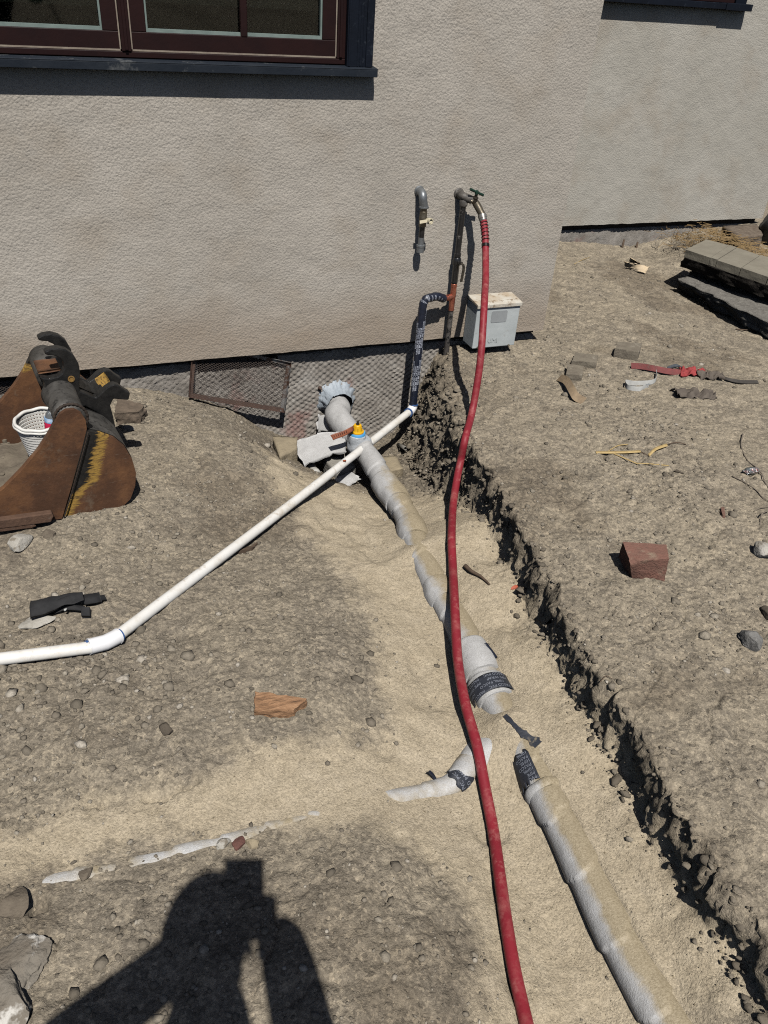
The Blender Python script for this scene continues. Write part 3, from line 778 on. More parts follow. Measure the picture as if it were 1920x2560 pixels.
mb.build('crawl_space', M_DARKROOM, house, smooth=False)
# anchor bolt in the foundation
mb = MB(); bp = ony(800, 970, FY-.004); rock(mb, bp, (.014, .010, .013), 4, 2)
cyl(mb, bp, bp + np.array([0, -.016, .001]), .005, .004, 8)
mb.build('anchor_bolt', mat('rusty_bolt', (.09, .055, .04), .9, (.05, .035, .03), 90, bmp=.002), house)

# --- casement window in the main wall
win = MB()                                    # navy casing
boxmm(win, (1.048, WY-.030, WZ0+.004), (1.142, WY+.03, 2.6))
boxmm(win, (1.118, WY-.036, WZ0+.005), (1.145, WY-.0302, 2.6)); boxmm(win, (1.052, WY-.034, WZ0+.005), (1.060, WY-.0302, 2.6))
for k in range(3): boxmm(win, (1.086+.010*k, WY-.0325, WZ0+.005), (1.091+.010*k, WY-.0302, 2.6))
window = win.build('window_casing', M_NAVY, house, smooth=False, bevel=.002)
mb = MB()
a0 = ony(0, 168, WY-.052); a1 = ony(944, 194, WY-.052)
boxmm(mb, (-1.6, WY-.052, a1[2]), (a1[0], WY+.03, a1[2]+.024))
prism(mb, [(-1.6, WY-.0525, a1[2]+.0235), (-1.6, WY+.03, a1[2]+.0235), (-1.6, WY+.03, a1[2]+.034), (-1.6, WY-.046, a1[2]+.0285), (-1.6, WY-.0525, a1[2]+.0275)], (a1[0]+1.6+.0005, 0, 0))
mb.build('sill', mat('navy_sill_paint', (.012, .0165, .024), .6, (.020, .025, .033), 8, spec=.15, bmp=.0015, bscale=40, c3=(.12, .125, .125), scale3=14, lo3=.56, hi3=.74), window, smooth=False, bevel=.0015)
mb = MB()                                      # maroon frame
boxmm(mb, (-1.6, WY-.012, WZ0+.008), (1.047, WY+.03, WZ0+.026))
boxmm(mb, (1.016, WY-.012, WZ0+.0262), (1.047, WY+.03, 2.6)); boxmm(mb, (1.024, WY-.018, WZ0+.03), (1.034, WY-.0122, 2.6))
mb.build('frame', M_MAROON, window, smooth=False, bevel=.002)
mul0, mul1 = ony(302, 100, WY-.01)[0], ony(326, 100, WY-.01)[0]
mb = MB(); boxmm(mb, (mul0, WY-.016, WZ0+.0265), (mul1, WY+.03, 2.6)); boxmm(mb, (mul0+.010, WY-.022, WZ0+.03), (mul1-.010, WY-.0162, 2.6))
mb.build('mullion', M_MAROON, window, smooth=False, bevel=.002)
def sash(x0, x1, stile, muntin=None, gz0=None):
    zb = WZ0 + .028; zt = 2.55; y0, y1 = WY-.006, WY+.024
    rail = .055
    s_ = MB()
    boxmm(s_, (x0, y0, zb), (x1, y1, zb+rail)); boxmm(s_, (x0, y0, zb+rail), (x0+stile, y1, zt)); boxmm(s_, (x1-stile, y0, zb+rail), (x1, y1, zt)); boxmm(s_, (x0+stile, y0, zt-.05), (x1-stile, y1, zt))
    so_ = s_.build('sash', M_MAROON, window, smooth=False, bevel=.0025)
    w = MB()                                    # pale worn weatherstrip lines round the sash
    boxmm(w, (x0, y0-.0015, zb-.001), (x1, y0+.002, zb+.004)); boxmm(w, (x1-.0015, y0-.0015, zb+.0042), (x1+.0025, y0+.002, zt)); boxmm(w, (x0-.0025, y0-.0015, zb+.0042), (x0+.0015, y0+.002, zt))
    w.build('weatherstrip', M_WORN, window, smooth=False)
    b = MB(); gx0, gx1, g0 = x0+stile, x1-stile, zb+rail
    boxmm(b, (gx0, y0+.006, g0), (gx1, y0+.020, g0+.010)); boxmm(b, (gx1-.006, y0+.0062, g0+.010), (gx1, y0+.020, zt-.05)); boxmm(b, (gx0, y0+.0062, g0+.010), (gx0+.006, y0+.020, zt-.05))
    b.build('glazing_bead', M_BEAD, window, smooth=False)
    if muntin:
        mm = MB(); boxmm(mm, (muntin-.012, y0-.002, g0-.003), (muntin+.012, y0+.0195, zt-.05)); mm.build('muntin', M_MAROON, window, smooth=False, bevel=.004)
    cuts = [gx0, muntin, gx1] if muntin else [gx0, gx1]
    for c0, c1 in zip(cuts[:-1], cuts[1:]):
        g = MB(); boxmm(g, (c0+.001, y0+.0203, g0), (c1-.001, y0+.0243, zt-.05)); g.build('pane', M_GLASS, window, smooth=False)
    return so_
xm = ony(609, 60, WY)[0]
sash(mul1+.004, 1.012, .050, xm)
sash(-1.5, mul0-.004, .050)
mb = MB(); boxmm(mb, (-1.55, WY+.075, ony(700, 40, WY+.075)[2]), (mul0+.0, WY+.079, 2.6)); boxmm(mb, (mul0+.03, WY+.075, ony(1000, 36, WY+.075)[2]-.004), (1.01, WY+.079, 2.6))
mb.build('woven_shade', M_SHADE, window, smooth=False)
mb = MB()
boxmm(mb, (-1.7, WY+.9, .6), (1.1, WY+.95, 2.7)); boxmm(mb, (-1.7, WY+.03, 2.62), (1.1, WY+.9, 2.66)); boxmm(mb, (1.06, WY+.031, .6), (1.1, WY+.9, 2.62)); boxmm(mb, (-1.7, WY+.031, 1.05), (1.06, WY+.9, 1.07)); boxmm(mb, (-1.7, WY+.031, 1.08), (-1.66, WY+.9, 2.62))
mb.build('dark_room', M_DARKROOM, window, smooth=False)

# --- window in the recessed wall: only its sill and lowest frame show
mb = MB(); boxmm(mb, (4.17, RWY-.02, 1.372), (4.255, RWY+.03, 2.6)); w2 = mb.build('window_casing', M_NAVY, house, smooth=False, bevel=.002)
b0 = ony(1878, 28, RWY-.058)
mb = MB(); boxmm(mb, (2.6, RWY-.058, b0[2]), (4.07, RWY+.03, b0[2]+.033)); boxmm(mb, (4.0705, RWY-.063, b0[2]-.003), (b0[0], RWY+.03, b0[2]+.035))
mb.build('sill', M_NAVY, w2, smooth=False, bevel=.002)
mb = MB(); boxmm(mb, (2.6, RWY-.008, 1.374), (4.168, RWY+.03, 1.40)); boxmm(mb, (4.12, RWY-.008, 1.401), (4.168, RWY+.03, 2.6)); mb.build('frame', M_MAROON, w2, smooth=False, bevel=.002)
mb = MB(); boxmm(mb, (2.6, RWY+.012, 1.401), (4.12, RWY+.016, 2.6)); mb.build('pane', M_GLASS, w2, smooth=False)
mb = MB(); boxmm(mb, (2.5, RWY+.06, 1.3), (4.3, RWY+.08, 2.7)); mb.build('woven_shade', M_SHADE, w2, smooth=False)

# rough plaster patches where the pipes leave the wall
for px, py, rr_ in ((1058, 486, .030), (1154, 487, .034)):
    c = ony(px, py, WY); mb = MB(); rock(mb, c + np.array([0, .006, 0]), (rr_*1.25, .011, rr_), px, 3, .25, 2.4, rz=0); mb.build('plaster_patch', M_STUCCO, house)

# ------------------------------------------------------------------ vent screens
M_GALV = mat('galvanised_rusting', (.25, .25, .245), .55, (.16, .155, .15), 30, metal=.35, c3=(.07, .035, .022), scale3=22, lo3=.47, hi3=.56, bmp=.0008)
M_RUSTFR = mat('rusted_frame', (.085, .047, .034), .9, (.05, .03, .024), 40, bmp=.001, c3=(.15, .13, .12), scale3=40, lo3=.62, hi3=.75)
M_WIRE = mat('rusty_wire', (.055, .042, .035), .85, (.10, .078, .065), 60)
def vent(TLc, TRc, BRc, BLc, bar, label, group, cell=.016):
    TLc, TRc, BRc, BLc = [np.array(p) for p in (TLc, TRc, BRc, BLc)]
    root = thing('vent_screen', (BLc + BRc)/2, label, 'vent screen', group)
    nrmv = nrm(np.cross(TRc-TLc, BLc-TLc)); nrmv = nrmv if nrmv[1] < 0 else -nrmv
    ctr = (TLc+TRc+BRc+BLc)/4
    for (a, b, mt) in ((TLc, TRc, M_GALV), (TRc, BRc, M_GALV), (BLc, BRc, M_RUSTFR), (TLc, BLc, M_RUSTFR)):
        ins = nrm(ctr - (a+b)/2); ins = ins - nrm(b-a)*(ins @ nrm(b-a)); ins = nrm(ins)*bar
        m_ = MB(); prism(m_, [a, b, b + ins, a + ins], -nrmv*.004); prism(m_, [a, b, b + ins*.12, a + ins*.12], nrmv*.012)
        m_.build('frame_bar', mt, root, smooth=False)
    w = MB(); U = TRc-TLc; V = BLc-TLc; lu, lv = np.linalg.norm(U), np.linalg.norm(V)
    nU = int(lu/cell); slope = .62
    for sg in (1, -1):
        for k in range(-int(lv/slope/cell*1.0)-2, nU + int(lv/slope/cell)+2):
            u0 = k*cell; pts = []
            # line u = u0 + sg * t/slope, v=t
            t0, t1 = 0.0, lv
            ua, ub = u0, u0 + sg*lv/slope
            def clip(ua, ub):
                tt = [0.0, 1.0]
                for lim, sgn in ((0, 1), (lu, -1)):
                    fa, fb = (ua-lim)*sgn, (ub-lim)*sgn
                    if fa < 0 and fb < 0: return None
                    if fa < 0: tt[0] = max(tt[0], fa/(fa-fb))
                    if fb < 0: tt[1] = min(tt[1], fa/(fa-fb))
                return tt if tt[1]-tt[0] > .01 else None
            tt = clip(ua, ub)
            if tt is None: continue
            P_ = []
            for t in tt:
                uu = (ua + (ub-ua)*t)/lu; vv = t
                P_.append((1-uu)*(1-vv)*TLc + uu*(1-vv)*TRc + uu*vv*BRc + (1-uu)*vv*BLc)
            tube(w, np.array(P_), .0006, 3, False)
    wo = w.build('wire_mesh', M_WIRE, root, smooth=False); wo['kind'] = 'stuff'
    return root
vent(ony(482, 850, WY+.034), ony(727, 905, WY+.034), ony(709, 1030, WY-.012), ony(471, 992, WY-.012), .017, 'loose rusty vent screen hanging crooked below the stucco edge', None)
vent((-.66, WY+.036, .05), (.03, WY+.036, .05), (.03, WY+.034, -.085), (-.66, WY+.034, -.085), .012, 'wire vent screen behind the excavator bucket', None)
# ------------------------------------------------------------------ plumbing on the wall
M_GREYPIPE = mat('galvanised_pipe', (.235, .25, .26), .42, (.17, .18, .19), 40, metal=.6, bmp=.0006)
M_BRASS = mat('dull_brass', (.17, .145, .105), .42, (.10, .088, .07), 60, metal=.7, bmp=.0006)
M_IVORY = mat('ivory_plastic', (.60, .54, .39), .45, (.50, .44, .31), 30)
M_BLACKPIPE = mat('black_painted_pipe', (.016, .016, .017), .32, (.009, .009, .010), 30, bmp=.0006, c3=(.15, .14, .13), scale3=24, lo3=.60, hi3=.66, spec=.6)
M_COPPER = mat('copper', (.50, .19, .12), .38, (.34, .11, .075), 45, metal=.75, c3=(.09, .03, .025), scale3=28, lo3=.56, hi3=.66)
M_GREEN = mat('green_enamel', (.012, .045, .030), .4, (.008, .028, .02), 60)
M_STEEL = mat('hose_coupling_steel', (.36, .34, .31), .38, (.25, .24, .22), 80, metal=.7)
M_HOSE = mat('red_rubber_hose', (.235, .020, .030), .52, (.195, .017, .026), 12, bmp=.0004, bscale=200, c3=(.36, .13, .12), scale3=30, lo3=.54, hi3=.74, spec=.3, dust=(.30, .085, .08), dlo=.50, dhi=.75)
SO = WY - .045
pt = lambda px, py, y=SO: ony(px, py, y)
# capped stub with a ball valve
e0 = pt(1058, 492); top = e0.copy()
stub = thing('stub_pipe', (e0[0], WY, pt(1058, 628)[2]), 'short grey capped stub pipe with ivory lever valve on the stucco', 'pipe')
arc = [np.array([e0[0], WY+.01, e0[2]+.012])]
for t in np.linspace(0, math.pi/2, 8): arc.append(np.array([e0[0], SO + .022 - .022*math.sin(t) , e0[2] + .012 - .022 + .022*math.cos(t)]))
arc.append(pt(1060, 518))
mb = MB(); tube(mb, resample(arc, 18, False), .0172, 18); lathe(mb, pt(1060, 515), (0, 0, -1), [(.0185, 0), (.0205, .001), (.0205, .007), (.0185, .008)]); lathe(mb, np.array([e0[0], WY+.001, e0[2]+.012]), (0, -1, 0), [(.021, 0), (.0215, .003), (.018, .008)])
mb.build('elbow', M_GREYPIPE, stub, autosmooth=40)
x0 = pt(1058, 540)[0]
zA, zB_, zC, zD = pt(1060, 521)[2], pt(1058, 566)[2], pt(1058, 612)[2], pt(1058, 631)[2]
mb = MB(); lathe(mb, (x0, SO, zA), (0, 0, -1), [(.0135, 0), (.0135, .010), (.0155, .012), (.0155, .030), (.017, .033), (.017, .048), (.0155, .052), (.0155, zA-zB_)], 12)
mb.build('valve_body', M_BRASS, stub, autosmooth=40)
mb = MB(); cyl(mb, (x0, SO, zB_+.004), (x0, SO, zC), .0118); mb.build('nipple', M_BLACKPIPE, stub, autosmooth=40)
mb = MB(); cyl(mb, (x0, SO, (zB_+zC)/2-.006), (x0, SO, zC+.001), .0123); mb.build('worn_galvanised_end', M_GREYPIPE, stub, autosmooth=40)
mb = MB(); lathe(mb, (x0, SO, zC+.002), (0, 0, -1), [(.0135, 0), (.0178, .001), (.0178, .009), (.016, .010), (.016, zC-zD)], 14); mb.build('cap', M_GREYPIPE, stub, autosmooth=40)
zL = pt(1060, 549)[2]
mb = MB()
lathe(mb, (x0+.012, SO-.012, zL), (.25, -1, .1), [(.006, 0), (.0112, .006), (.0122, .022), (.0118, .030), (.0085, .030), (.0085, .018)], 18)
ribbon(mb, resample([(x0+.008, SO-.030, zL+.003), (x0-.008, SO-.030, zL+.001), (x0-.026, SO-.028, zL-.002)], 8), np.array([0, .004, .0115]), .006)
ribbon(mb, resample([(x0+.012, SO-.034, zL), (x0+.030, SO-.031, zL+.002)], 5), np.array([0, .004, .0105]), .006)
mb.build('lever', M_IVORY, stub, autosmooth=40)

# riser with hose tap
rt = pt(1160, 497)
riser = thing('riser_pipe', (rt[0], SO, -.03), 'black riser pipe with brass hose tap and copper tee on the stucco', 'pipe')
xr = rt[0]
zt_ = rt[2]; z_v0 = pt(1145, 640)[2]; z_v1 = pt(1140, 705)[2]; z_t0 = pt(1137, 712)[2]; z_t1 = pt(1130, 775)[2]; ztee = pt(1133, 741)[2]
mb = MB(); cyl(mb, (xr, SO, zt_-.005), (xr, SO, z_v0+.012), .0125); mb.build('upper_pipe', M_BLACKPIPE, riser, autosmooth=40)
mb = MB()
pth = [np.array([xr-.004, WY+.01, zt_+.010]), np.array([xr-.004, SO+.006, zt_+.010]), np.array([xr+.004, SO-.004, zt_+.006]), np.array([xr+.03, SO-.012, zt_-.002])]
tube(mb, resample(pth, 14), .0165, 16); lathe(mb, (xr, SO, zt_-.028), (0, 0, 1), [(.0165, 0), (.0175, .002), (.0175, .010), (.0165, .022), (.010, .030)])
lathe(mb, np.array([xr-.004, WY+.001, zt_+.010]), (0, -1, 0), [(.024, 0), (.023, .003), (.017, .007)])
mb.build('elbow', mat('painted_elbow', (.12, .108, .095), .55, (.05, .046, .042), 45, bmp=.0015, bscale=80, c3=(.3, .28, .25), scale3=50, lo3=.6, hi3=.7), riser, autosmooth=40)
bib0 = np.array([xr+.026, SO-.012, zt_-.001]); bib1 = ony(1192, 512, SO-.022); bib2 = ony(1206, 538, SO-.05)
mb = MB(); tube(mb, resample([bib0, (bib0+bib1)/2 + np.array([0, 0, .003]), bib1, bib2], 14), [.0125]*4 + [.0155]*6 + [.0145]*4, 14); lathe(mb, bib0, bib1-bib0, [(.016, 0), (.017, .002), (.017, .008), (.014, .009)], 6)
mb.build('tap_body', M_BRASS, riser, autosmooth=40)
st0 = ony(1186, 503, SO-.02); st1 = ony(1194, 478, SO-.03)
mb = MB(); tube(mb, np.array([st0, st0+(st1-st0)*.45, st0+(st1-st0)*.46, st1]), [.0125, .0105, .0065, .0055], 12); lathe(mb, st0+(st1-st0)*.32, st1-st0, [(.0125, 0), (.0128, .001), (.0128, .003), (.011, .004)], 12); mb.build('tap_stem', mat('dark_brass', (.06, .05, .04), .5, metal=.6), riser, autosmooth=40)
h0 = ony(1176, 473, SO-.035); h1 = ony(1208, 488, SO-.025); hm = (h0+h1)/2
mb = MB(); tube(mb, np.array([h0, h0+(hm-h0)*.35, hm, h1+(hm-h1)*.35, h1]), [.0058, .0056, .0046, .0056, .0058], 10); lathe(mb, hm-nrm(st1-st0)*.007, st1-st0, [(.0075, 0), (.0078, .006), (.0062, .014)], 10)
mb.build('tap_handle', M_GREEN, riser, autosmooth=40)
mb = MB(); lathe(mb, (xr, SO, z_v0+.014), (0, 0, -1), [(.0125, 0), (.0155, .002), (.0155, .016), (.0135, .018), (.0175, .024), (.0190, .034), (.0175, .050), (.0145, .056), (.0145, z_v0+.014-z_v1)], 10)
box(mb, (xr+.019, SO-.006, z_v0-.030), (.012, .012, .010)); cyl(mb, (xr, SO-.010, z_v0-.022), (xr+.002, SO-.030, z_v0-.022), .007)
mb.build('valve_body', M_BLACKPIPE, riser, autosmooth=40)
mb = MB(); ribbon(mb, resample([(xr+.003, SO-.031, z_v0-.020), (xr+.014, SO-.033, z_v0-.026), (xr+.020, SO-.034, z_v0-.045), (xr+.018, SO-.033, z_v0-.080), (xr+.017, SO-.031, z_v0-.103)], 16), np.array([.011, 0, 0]), .0045)
mb.build('valve_lever', mat('grimy_lever', (.10, .085, .062), .55, (.03, .026, .02), 70, metal=.4), riser, autosmooth=40)
M_STAINED = mat('stained_pipe', (.060, .052, .047), .55, (.13, .12, .11), 32, bmp=.001, c3=(.012, .012, .013), scale3=30, lo3=.50, hi3=.56)
mb = MB(); cyl(mb, (xr, SO, z_v1+.004), (xr, SO, z_t0), .0112); mb.build('stained_pipe', M_STAINED, riser, autosmooth=40)
mb = MB(); cyl(mb, (xr, SO, z_t1+.004), (xr, SO, .028), .0115)
mb.build('stained_pipe', M_STAINED, riser, autosmooth=40)
mb = MB(); cyl(mb, (xr, SO, z_t0+.006), (xr, SO, z_t1), .0128); cyl(mb, (xr, SO, ztee), (xr-.030, SO-.010, ztee), .0125); cyl(mb, (xr-.026, SO-.009, ztee), (xr-.055, SO-.018, ztee-.001), .0112)
lathe(mb, (xr, SO, z_t0+.006), (0, 0, -1), [(.0128, 0), (.0138, .001), (.0138, .014), (.0128, .015)]); lathe(mb, (xr-.018, SO-.006, ztee), (-1, -.33, 0), [(.0128, 0), (.014, .001), (.014, .013), (.0125, .014)])
mb.build('copper_tee', M_COPPER, riser, autosmooth=40)
mb = MB(); tube(mb, np.array([(xr, SO, .03), (xr-.001, SO, -.01), (xr-.003, SO-.002, -.05), (xr-.005, SO-.003, -.10)]), [.0122, .0135, .0110, .007], 12); mb.build('buried_end', mat('muddy_pipe', (.075, .066, .058), .85, (.035, .03, .027), 40, bmp=.002), riser, autosmooth=40)

# taped water line and white plastic pipe (one glued line)
M_TAPE = mat('navy_wrap_tape', (.008, .011, .022), .38, (.014, .018, .032), 40, bmp=.0010, bscale=70, spec=.5)
M_PRINT = mat('tape_print', (.55, .58, .66), .6, (.45, .48, .56), 50)
M_PVC = mat('white_pvc', (.72, .71, .68), .42, (.66, .64, .60), 9, c3=(.40, .33, .25), scale3=16, lo3=.56, hi3=.72, spec=.4, dust=(.55, .50, .42), dlo=.52, dhi=.75)
M_PVCNEW = mat('clean_white_pvc', (.80, .80, .81), .35, (.76, .76, .77), 12)
M_BLUEGLUE = mat('blue_primer', (.035, .085, .22), .5, (.05, .12, .30), 60)
tp0 = np.array([xr-.050, SO-.016, ztee-.001])
ta = ony(1092, 741, SO-.030); tb = ony(1061, 748, SO-.042); tc = ony(1056, 775, SO-.045)
yb = SO - .075
td = ony(1032, 1018, yb); 
line = thing('water_line', (td[0], td[1], td[2]-.1), 'white plastic water pipe lying over the trench with a navy taped upright', 'pipe')
PT = resample([tp0, ta, (ta+tb)/2 + np.array([0, 0, .001]), tb + np.array([.012, 0, .002]), tb + np.array([.002, 0, -.008]), tc, tc*.5+td*.5, td], 80)
mb = MB(); tube(mb, PT, .0172, 18, rf=lambda s, t: .0016*((s/.022 - t/6.283) % 1.0) + .0006*np.sin(s*300 + t*3)); tap = mb.build('taped_pipe', M_TAPE, line, autosmooth=50)
mb = MB()
Ltape = np.linalg.norm(np.diff(PT, axis=0), axis=1).sum()
for r_i, (th, off) in enumerate([(.1 + .52*k_, (.037*k_*k_) % .1) for k_ in range(12)]):
    s_ = .135 + off
    while s_ < Ltape - .14:
        tube_text(mb, PT, .0188, s_, th, 'PASCO PVC 10MIL PIPE WRAP', .0125, stretch=.72); s_ += .175
for k in range(7):
    tube_text(mb, PT, .0186, .008 + .018*k, .3*k, 'PIPE WRAP PASCO', .0100, ring=True)
mb.build('print', M_PRINT, tap, smooth=False)
# white run
w1 = td + np.array([-.010, -.008, -.012])
w2_ = onground(300, 1585, .019); w3 = onground(262, 1612, .022); w4 = onground(230, 1618, .022); w5 = onground(-160, 1668, .020)
u12 = nrm(w2_-w1)
run = np.array([w1, w1*.75+w2_*.25, (w1+w2_)/2, w1*.25+w2_*.75, w2_]); run[1:4, 2] -= np.array([.004, .006, .004])
mb = MB(); tube(mb, resample(run, 30), .0167, 20); mb.build('long_pipe', M_PVC, line, autosmooth=40)
mb = MB(); cyl(mb, w4, w5, .0167, seg=20); mb.build('short_pipe', M_PVC, line, autosmooth=40)
cA = onground(296, 1590, .022); cB = onground(221, 1617, .022); cM = onground(262, 1607, .022)
mb = MB(); tube(mb, np.array([cA, cM, cB]), .0212, 20); tube(mb, np.array([cA, cA + nrm(cM-cA)*.004]), .0222, 20); tube(mb, np.array([cB, cB + nrm(cM-cB)*.004]), .0222, 20)
mb.build('elbow_fitting', M_PVCNEW, line, autosmooth=25)
mb = MB(); tube(mb, np.array([cA - nrm(cM-cA)*.007, cA + nrm(cM-cA)*.001]), .0182, 18); tube(mb, np.array([cB - nrm(cM-cB)*.006, cB + nrm(cM-cB)*.001]), .0180, 18); mb.build('glue_ring', M_BLUEGLUE, line, autosmooth=30)
mb = MB(); tube(mb, resample([td + np.array([.003, .003, .012]), td, w1 + u12*.012, w1 + u12*.030], 12), .0205, 18); mb.build('upper_elbow', M_PVCNEW, line, autosmooth=40)
mb = MB(); tube(mb, np.array([w1 + u12*.028, w1 + u12*.036]), .0213, 18); tube(mb, np.array([td + np.array([.003, .002, .010]), td + np.array([.004, .003, .016])]), .0213, 18); mb.build('glue_ring', M_BLUEGLUE, line, autosmooth=30)
mb = MB()
for f_ in (.345,):
    c = w1 + (w2_-w1)*f_
    P3, T3, N3, B3 = frames(np.array([c - u12*.012, c, c + u12*.012]))
    for k in range(1): box(mb, c + N3[1]*.0165*.86 - B3[1]*.0165*.5*np.sign(B3[1][1]), (.012, .008, .004))
mb.build('leaf_speck', mat('orange_leaf', (.33, .085, .03), .7, (.22, .05, .02), 60), line)

# ------------------------------------------------------------------ utility box
M_BOX = mat('weathered_white_enamel', (.47, .50, .50), .5, (.40, .43, .43), 14, bmp=.0006, bscale=60, c3=(.26, .235, .195), scale3=20, lo3=.62, hi3=.76)
M_BOXTOP = mat('dirty_white_enamel', (.56, .535, .47), .7, (.40, .32, .225), 12, bmp=.0015, bscale=80, c3=(.20, .14, .085), scale3=34, lo3=.55, hi3=.66)
by0 = WY-.105
fbl = ony(1180, 874, by0); fbr = ony(1285, 861, by0); ftl = ony(1194, 772, by0); ftr = ony(1303, 757, by0)
bx0 = (fbl[0]+ftl[0])/2; bx1 = (fbr[0]+ftr[0])/2; bz0 = (fbl[2]+fbr[2])/2; bz1 = (ftl[2]+ftr[2])/2
ubox = thing('utility_box', ((bx0+bx1)/2, WY, bz0), 'white metal utility box mounted low on the stucco behind the hose', 'utility box')
mb = MB(); boxmm(mb, (bx0, by0, bz0), (bx1, WY-.002, bz1)); mb.build('body', M_BOX, ubox, smooth=False, bevel=.003)
mb = MB()
prism(mb, [(bx0-.004, by0-.008, bz1+.001), (bx0-.004, WY-.001, bz1+.008), (bx0-.004, WY-.001, bz1+.022), (bx0-.004, by0-.008, bz1+.013)], (bx1-bx0+.008, 0, 0))
prism(mb, [(bx0-.004, by0-.0082, bz1-.006), (bx1+.004, by0-.0082, bz1-.006), (bx1+.004, by0-.0082, bz1+.012), (bx0-.004, by0-.0082, bz1+.012)], (0, .006, 0))
mb.build('lid', M_BOXTOP, ubox, smooth=False, bevel=.0025)
lq = [ony(px, py, by0-.0009) for px, py in ((1227, 807), (1266, 804), (1269, 775), (1230, 779))]
lx0, lx1 = (lq[0][0]+lq[3][0])/2, (lq[1][0]+lq[2][0])/2; lz0, lz1 = (lq[0][2]+lq[1][2])/2, (lq[2][2]+lq[3][2])/2
mb = MB(); c_ = .005
prism(mb, [(lx0+c_, by0-.0002, lz0), (lx1-c_, by0-.0002, lz0), (lx1, by0-.0002, lz0+c_), (lx1, by0-.0002, lz1-c_), (lx1-c_, by0-.0002, lz1), (lx0+c_, by0-.0002, lz1), (lx0, by0-.0002, lz1-c_), (lx0, by0-.0002, lz0+c_)], (0, -.0012, 0))
mb.build('blank_label', mat('grey_label', (.30, .315, .32), .6, (.27, .285, .29), 30), ubox, smooth=False)
for px, py in ((1194, 869), (1271, 863)):
    c = ony(px, py, by0); mb = MB(); lathe(mb, c, (0, -1, 0), [(.006, 0), (.006, .002), (.004, .006), (.002, .008)], 10); mb.build('screw', M_BRASS, ubox)
mb = MB(); v2, f2 = text2d('UMi', .030); c = ony(1219, 857, by0-.0012)
mb.add(np.stack([c[0] + v2[:, 0], np.full(len(v2), by0-.0014), c[2] + v2[:, 1]], 1), [tuple(q) for q in f2]); eo = mb.build('embossed_letters', M_BOX, ubox, smooth=False)
sm = eo.modifiers.new('solid', 'SOLIDIFY'); sm.thickness = .0022; sm.offset = 0

# ------------------------------------------------------------------ red hose
hose_px = [(1213,586,3.00),(1213.5,602,2.985),(1214,647,2.925),(1214,694,2.83),(1212,735,2.715),(1209,788,2.63),(1203.5,874,2.555),(1195,945,2.515),(1180,1031,2.462),(1163,1096,2.385),(1152,1150,2.315),(1143,1194,2.262),(1133,1262,2.146)]
HP = [ony(px, py, y) for px, py, y in hose_px]
for px, py, lift in [(1129,1342,.016),(1132,1420,.016),(1136,1500,.030),(1139,1560,.055),(1145,1655,.050),(1163,1759,.045),(1192,1863,.028),(1212,1967,.016),(1232,2071,.014),(1247,2175,.0145),(1263,2291,.0145),(1282,2407,.0145),(1307,2522,.0145),(1345,2680,.0145)]:
    HP.append(onground(px, py, lift))
h_start = ony(1209, 551, SO-.062)
hd = nrm(HP[0]-h_start)
_SW = resample(SEWER, 300)
for k_ in range(6, len(HP)):
    d_ = nrm(HP[k_] - EYE)
    for _ in range(40):
        if HP[k_][2] < gz(HP[k_][0], HP[k_][1]) + .017 or np.linalg.norm(_SW - HP[k_], axis=1).min() < .082: HP[k_] = HP[k_] - d_*.006
        else: break
hose = thing('red_hose', HP[-1], 'long red rubber garden hose from the wall tap across the trench', 'hose')
HT = resample([h_start] + HP, 240)
mb = MB(); tube(mb, HT, .0142, 18); mb.build('tubing', M_HOSE, hose)
c0 = bib2 - nrm(bib2-bib1)*.004
mb = MB(); ax = nrm(h_start - bib2); L_ = np.linalg.norm(h_start-bib2)
lathe(mb, c0, ax, [(.0165, 0), (.0182, .001), (.0182, .016), (.0165, .017), (.0150, .020), (.0168, .023), (.0168, L_*.8), (.0150, L_+.006)], 20)
mb.build('coupling', M_STEEL, hose, autosmooth=40)
Ph, Th, Nh, Bh = frames(HT); dh = np.r_[0, np.cumsum(np.linalg.norm(np.diff(HT, axis=0), axis=1))]
coil = []
for s_ in np.linspace(.004, .092, 160):
    p = [np.array([np.interp(s_, dh, A[:, k]) for k in range(3)]) for A in (Ph, Nh, Bh)]
    a_ = s_/.0145*2*math.pi; rr = .0160 + (.0008 if s_ > .078 else 0)
    coil.append(p[0] + rr*(p[1]*math.cos(a_) + p[2]*math.sin(a_)))
mb = MB(); tube(mb, np.array(coil), .0014, 6); mb.build('spring_guard', mat('blackened_spring', (.02, .016, .015), .4, metal=.5), hose)
ie = np.searchsorted(dh, .094); mb = MB(); tube(mb, HT[ie:ie+2], .0165, 18); mb.build('end_band', mat('blackened_spring', (.02, .016, .015), .4), hose, autosmooth=30)

